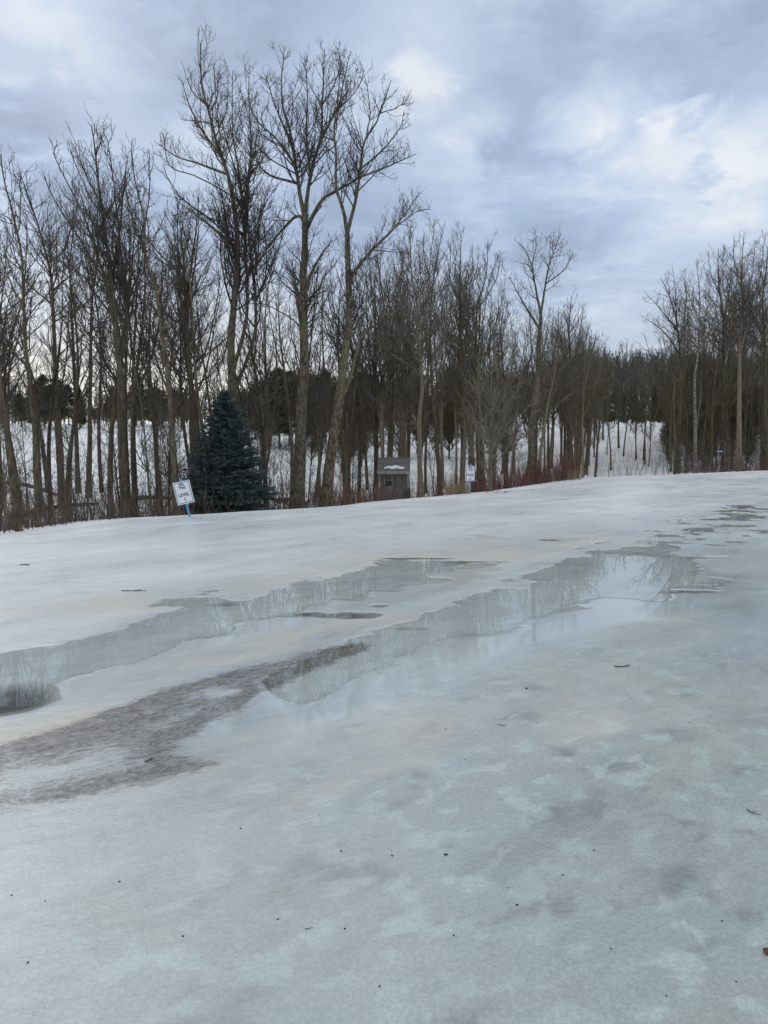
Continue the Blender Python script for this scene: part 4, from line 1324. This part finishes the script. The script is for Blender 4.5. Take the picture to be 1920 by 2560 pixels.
# stump in front of the shed
rng = np.random.default_rng(8)
p = at(1016, 1243, 24.0); z = gz(p[0], p[1])
nn, mm = 9, 18; vs, fs = [], []
for j in range(nn):
    t = j / (nn - 1)
    for i in range(mm):
        a = i / mm * 6.283
        r = (.115 + .05 * (1 - t) ** 3) * (1 + .10 * math.sin(3 * a + 1) + .06 * math.sin(7 * a + 2 * t)) * (1 if j < nn - 1 else .9)
        vs.append((r * math.cos(a), r * math.sin(a), -.1 + t * .48 + (.05 * math.sin(a + 1) + .02 * math.sin(5 * a)) * t))
for j in range(nn - 1):
    for i in range(mm):
        k = (i + 1) % mm
        fs.append((j * mm + i, j * mm + k, (j + 1) * mm + k, (j + 1) * mm + i))
fs.append(tuple((nn - 1) * mm + i for i in range(mm)))
me = bpy.data.meshes.new('tree_stump'); me.from_pydata(vs, [], fs)
tag(link('tree_stump', me, M['stump'], None, (p[0], p[1], z)), 'dark weathered stump in front of the right corner of the shed', 'stump')


# ------------------------------------------------------------------ debris on the ice
def gzn(x, y):
    i, j = np.searchsorted(gx, x), np.searchsorted(gy, y)
    return float(Z.reshape(ny, nx)[min(j, ny - 1), min(i, nx - 1)])


def twig_thing(label, px, py, L, ang, r=.0025, curl=1.2, seed=0, mat='debris', name='twig', group=None):
    rng = np.random.default_rng(seed)
    g = GD(px, py); n = 10; u = np.linspace(-.5, .5, n)
    a = math.radians(ang) + curl * u + .25 * rng.normal(size=n).cumsum() * .3
    x = np.cumsum(np.cos(a)) * L / n; y = np.cumsum(np.sin(a)) * L / n
    C = np.stack([x - x.mean(), y - y.mean(), .004 + .004 * np.abs(np.sin(u * 9))], 1)
    b = MB(); b.tube(C, r * (1 - .5 * np.linspace(0, 1, n)), 6)
    if L > .05:
        e = C[4]; b.tube([e, e + np.array([.2 * L, .12 * L, .004]), e + np.array([.28 * L, .10 * L, .002])], r * .6, 5)
    o = b.build(name, M[mat], None, (g[0], g[1], gzn(g[0], g[1])), True)
    tag(o, label, name.replace('_', ' '), group)


twig_thing('curled thin twig lying on the blue-grey ice below the long puddle', 1347, 1441, .16, 10, .004, 1.5, 1)
twig_thing('thin curved twig lying near the right edge of the ice', 1627, 1757, .07, -50, .0022, 1.4, 2)
twig_thing('small twig lying on the pale ice above the upper puddle at left', 290, 1277, .30, 5, .0045, .7, 3)
twig_thing('small hooked twig on the wet grey ice below the dirt band', 322, 1643, .07, 70, .003, 2.4, 4)
twig_thing('short straight twig on the ice near the lower middle', 668, 2008, .03, 25, .0017, .2, 5)
twig_thing('tiny bent twig on the blue ice right of the middle', 1085, 1568, .05, -20, .0022, .9, 6)
twig_thing('small twig on the white snow at far upper left', 54, 1221, .14, 0, .006, .3, 7)
twig_thing('thin tan twig lying on the tan snow above the upper puddle', 1190, 1168, .35, 8, .006, .4, 8)


def leaf_thing(label, px, py, L, W, ang, mat):
    g = GD(px, py); vs, fs = [], []
    n = 9
    for i in range(n):
        u = i / (n - 1); w = W * math.sin(math.pi * u) ** .7 * .5
        for k, s in enumerate((-1, 0, 1)):
            vs.append(((u - .5) * L, s * w, .006 + .22 * abs(s) * w + .12 * L * (u - .5) ** 2))
    for i in range(n - 1):
        for k in range(2):
            fs.append((i * 3 + k, i * 3 + k + 1, i * 3 + k + 4, i * 3 + k + 3))
    m = len(vs)
    vs += [(x, y, z + .0012) for x, y, z in vs]; fs += [tuple(q + m for q in f[::-1]) for f in fs]
    me = bpy.data.meshes.new('fallen_leaf'); me.from_pydata(vs, [], fs); me.polygons.foreach_set('use_smooth', np.full(len(fs), True))
    o = link('fallen_leaf', me, M[mat], None, (g[0], g[1], gzn(g[0], g[1]))); o.rotation_euler = (0, 0, math.radians(ang))
    tag(o, label, 'leaf')


leaf_thing('dark brown fallen leaf at the right edge of the ice, lower corner', 1656, 2059, .035, .022, 60, 'leaf_brown')

speck_px = [(1137, 1488), (963, 1847), (737, 1838), (1283, 1837), (846, 1838), (847, 1848), (745, 2006), (963, 1575), (1098, 1918), (395, 2022), (860, 1436), (853, 1408), (980, 2020), (1262, 1660), (1392, 1655), (1490, 1560), (1215, 1890), (1117, 1955),
            (820, 2130), (1320, 2050), (1560, 1990), (1440, 2150), (98, 1947), (258, 1905), (395, 1840), (25, 1935), (520, 1790), (600, 1985), (515, 1735), (1590, 2120), (60, 2080), (1005, 1640), (1160, 1560), (1500, 1700), (690, 1760), (1240, 2080)]
rng = np.random.default_rng(31)
protos = []
for k in range(4):
    vs, fs = [], []
    for j in range(5):
        t = j / 4; rr = math.sin(math.pi * (t * .85 + .12))
        for i in range(8):
            a = i / 8 * 6.283
            q = 1 + .25 * rng.normal()
            vs.append((.008 * rr * q * math.cos(a) * (1 + .5 * (k % 2)), .006 * rr * q * math.sin(a), .001 + .007 * t))
    for j in range(4):
        for i in range(8):
            fs.append((j * 8 + i, j * 8 + (i + 1) % 8, j * 8 + 8 + (i + 1) % 8, j * 8 + 8 + i))
    fs += [tuple(range(8))[::-1], tuple(range(32, 40))]
    me = bpy.data.meshes.new('bark_fragment'); me.from_pydata(vs, [], fs); me.polygons.foreach_set('use_smooth', np.full(len(fs), True)); me.materials.append(M['debris'])
    protos.append(me)
for i, (a, c) in enumerate(speck_px):
    g = GD(a, c)
    o = link('bark_fragment', protos[i % 4], None, None, (g[0], g[1], gzn(g[0], g[1]) - .001))
    s = rng.uniform(.35, .75) * (1.6 if i < 2 else 1) * min(2.2, max(.75, g[1] / 4)); o.scale = (s, s, s); o.rotation_euler = (0, 0, rng.random() * 6.28)
    tag(o, 'tiny dark bark fragment lying on the wet ice', 'debris', 'dark specks scattered on the ice')


# ------------------------------------------------------------------ sky
w_ = bpy.data.worlds.new('World'); scene.world = w_; w_.use_nodes = True
nt = w_.node_tree
for n in list(nt.nodes):
    nt.nodes.remove(n)
t = NT(nt)
outw = t.n('OutputWorld')
SUN_EL, SUN_AZ = math.radians(38), math.radians(-40)      # azimuth from +Y towards +X
sky = t.n('TexSky', sky_type='NISHITA'); sky.sun_disc = False; sky.sun_elevation = SUN_EL; sky.sun_rotation = SUN_AZ
sky.air_density = 1.0; sky.dust_density = 2.0
dirv = t.n('TexCoord').outputs['Generated']
nrm = t.n('VectorMath', operation='NORMALIZE'); t.link(dirv, nrm.inputs[0]); dv = nrm.outputs[0]
sep = t.n('SeparateXYZ'); t.link(dv, sep.inputs[0])
den = t.math('ADD', t.math('MAXIMUM', sep.outputs[2], 0.0), 0.16)
comb = t.n('CombineXYZ'); t.link(t.math('DIVIDE', sep.outputs[0], den), comb.inputs[0]); t.link(t.math('DIVIDE', sep.outputs[1], den), comb.inputs[1])
cv = comb.outputs[0]
n_big = t.noise(t.mapping(cv, loc=(2.3, 5.1, 0)), 0.85, 6, 0.6, 0.6)
n_mid = t.noise(t.mapping(cv, (1.0, 1.25, 1), (0, 0, .5), (7.1, 1.2, 0)), 2.1, 9, 0.60, 0.45)
n_det = t.noise(t.mapping(cv, (1.2, 0.9, 1), (0, 0, -.4), (1.1, 8.2, 0)), 5.0, 8, 0.6, 0.6)
n_tint = t.noise(t.mapping(cv, loc=(9, 3, 0)), 0.7, 4, 0.5)
warp = t.math('MULTIPLY', t.math('ADD', t.math('SUBTRACT', n_mid, 0.5), t.math('SUBTRACT', n_det, 0.5)), 0.20)
val = t.math('ADD', t.math('MULTIPLY', t.math('SUBTRACT', n_big, 0.5), 1.0), t.math('MULTIPLY', t.math('SUBTRACT', n_mid, 0.5), 1.5))
val = t.math('ADD', t.math('ADD', val, t.math('MULTIPLY', t.math('SUBTRACT', n_det, 0.5), 0.7)), 0.49)
for (px, py, r, amp) in [(110, 20, 150, .26), (230, 130, 90, .16), (290, 250, 90, .18), (180, 250, 60, .10), (20, 60, 100, .14), (1090, 110, 110, .26), (1500, 320, 90, .36), (1650, 345, 80, .40), (1690, 450, 240, .17), (1860, 400, 150, .26),
                         (1180, 360, 200, .18), (900, 250, 160, .24), (1020, 280, 90, .22), (1860, 560, 160, .16), (560, 420, 260, .10), (1600, 90, 300, .08),
                         (60, 330, 130, -.14), (760, 70, 200, -.10), (1580, 330, 45, -.28), (1780, 260, 150, -.16), (1300, 160, 170, -.14), (1350, 620, 200, -.08), (330, 120, 100, -.06), (1750, 400, 40, -.2)]:
    d = Vector(ray(px, py)).normalized()
    dot = t.n('VectorMath', operation='DOT_PRODUCT'); t.link(dv, dot.inputs[0]); dot.inputs[1].default_value = d
    ang = t.math('ARCCOSINE', dot.outputs['Value'])
    ang = t.math('ADD', ang, warp)
    val = t.math('ADD', val, t.rng(ang, r / F * 1.35, 0.0, 0.0, amp))
ramp = t.n('ValToRGB'); t.link(val, ramp.inputs[0])
cr = ramp.color_ramp
cr.elements[0].position = 0.0; cr.elements[0].color = (0.305, 0.375, 0.50, 1)
cr.elements[1].position = 1.0; cr.elements[1].color = (0.86, 0.90, 0.95, 1)
for pos, c in ((0.25, (0.345, 0.435, 0.60)), (0.48, (0.435, 0.545, 0.74)), (0.72, (0.58, 0.69, 0.86))):
    e = cr.elements.new(pos); e.color = c + (1,)
cloud = t.mix(t.rng(n_tint, .4, .66, 0, .35), ramp.outputs[0], (0.50, 0.575, 0.65))
# thinner, paler cloud toward the horizon, warmest to the left
hz = t.rng(sep.outputs[2], 0.27, 0.02)
warm = t.rng(sep.outputs[0], 0.25, -0.35)
cloud = t.mix(t.math('MULTIPLY', hz, t.math('MULTIPLY_ADD', warm, 0.45, 0.50)), cloud, t.mix(warm, (0.74, 0.79, 0.86), (0.92, 0.93, 0.92)))
glow = t.rng(sep.outputs[2], 0.14, 0.05)
cloud = t.mix(t.math('MULTIPLY', t.math('MULTIPLY', glow, warm), 0.75), cloud, (1.0, 0.98, 0.90))
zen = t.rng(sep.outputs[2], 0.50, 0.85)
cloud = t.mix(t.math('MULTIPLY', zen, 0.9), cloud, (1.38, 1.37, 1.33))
bg1 = t.n('Background'); t.link(sky.outputs[0], bg1.inputs[0]); bg1.inputs[1].default_value = 0.10
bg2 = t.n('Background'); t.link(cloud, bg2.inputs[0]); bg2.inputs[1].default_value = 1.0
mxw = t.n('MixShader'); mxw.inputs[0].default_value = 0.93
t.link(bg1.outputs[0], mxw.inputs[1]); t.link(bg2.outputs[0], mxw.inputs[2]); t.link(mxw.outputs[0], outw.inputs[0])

sl = bpy.data.lights.new('sun', 'SUN'); sl.energy = 0.55; sl.angle = math.radians(25); sl.color = (1.0, 0.965, 0.92)
so = bpy.data.objects.new('sun', sl); COL.objects.link(so)
sd_ = Vector((math.sin(SUN_AZ) * math.cos(SUN_EL), math.cos(SUN_AZ) * math.cos(SUN_EL), math.sin(SUN_EL)))
so.rotation_euler = (-sd_).to_track_quat('-Z', 'Y').to_euler(); so.location = sd_ * 60

# ------------------------------------------------------------------ camera and render settings
cam = bpy.data.cameras.new('camera'); cam.sensor_fit = 'HORIZONTAL'; cam.sensor_width = 36.0; cam.lens = 36.0 * F / 1920
cam.clip_start = 0.05; cam.clip_end = 3000
co = bpy.data.objects.new('camera', cam); COL.objects.link(co)
co.location = (0, 0, EYE); co.rotation_euler = (math.pi / 2 - PITCH, 0, 0)
scene.camera = co
scene.render.resolution_x, scene.render.resolution_y = 768, 1024
vs_ = scene.view_settings
vs_.view_transform = 'Standard'; vs_.look = 'None'; vs_.exposure = 0.0; vs_.gamma = 1.0
scene.cycles.max_bounces = 6; scene.cycles.transparent_max_bounces = 8
scene.cycles.use_adaptive_sampling = True; scene.cycles.adaptive_threshold = 0.02
print('trees', cnt, 'verts', len(X))
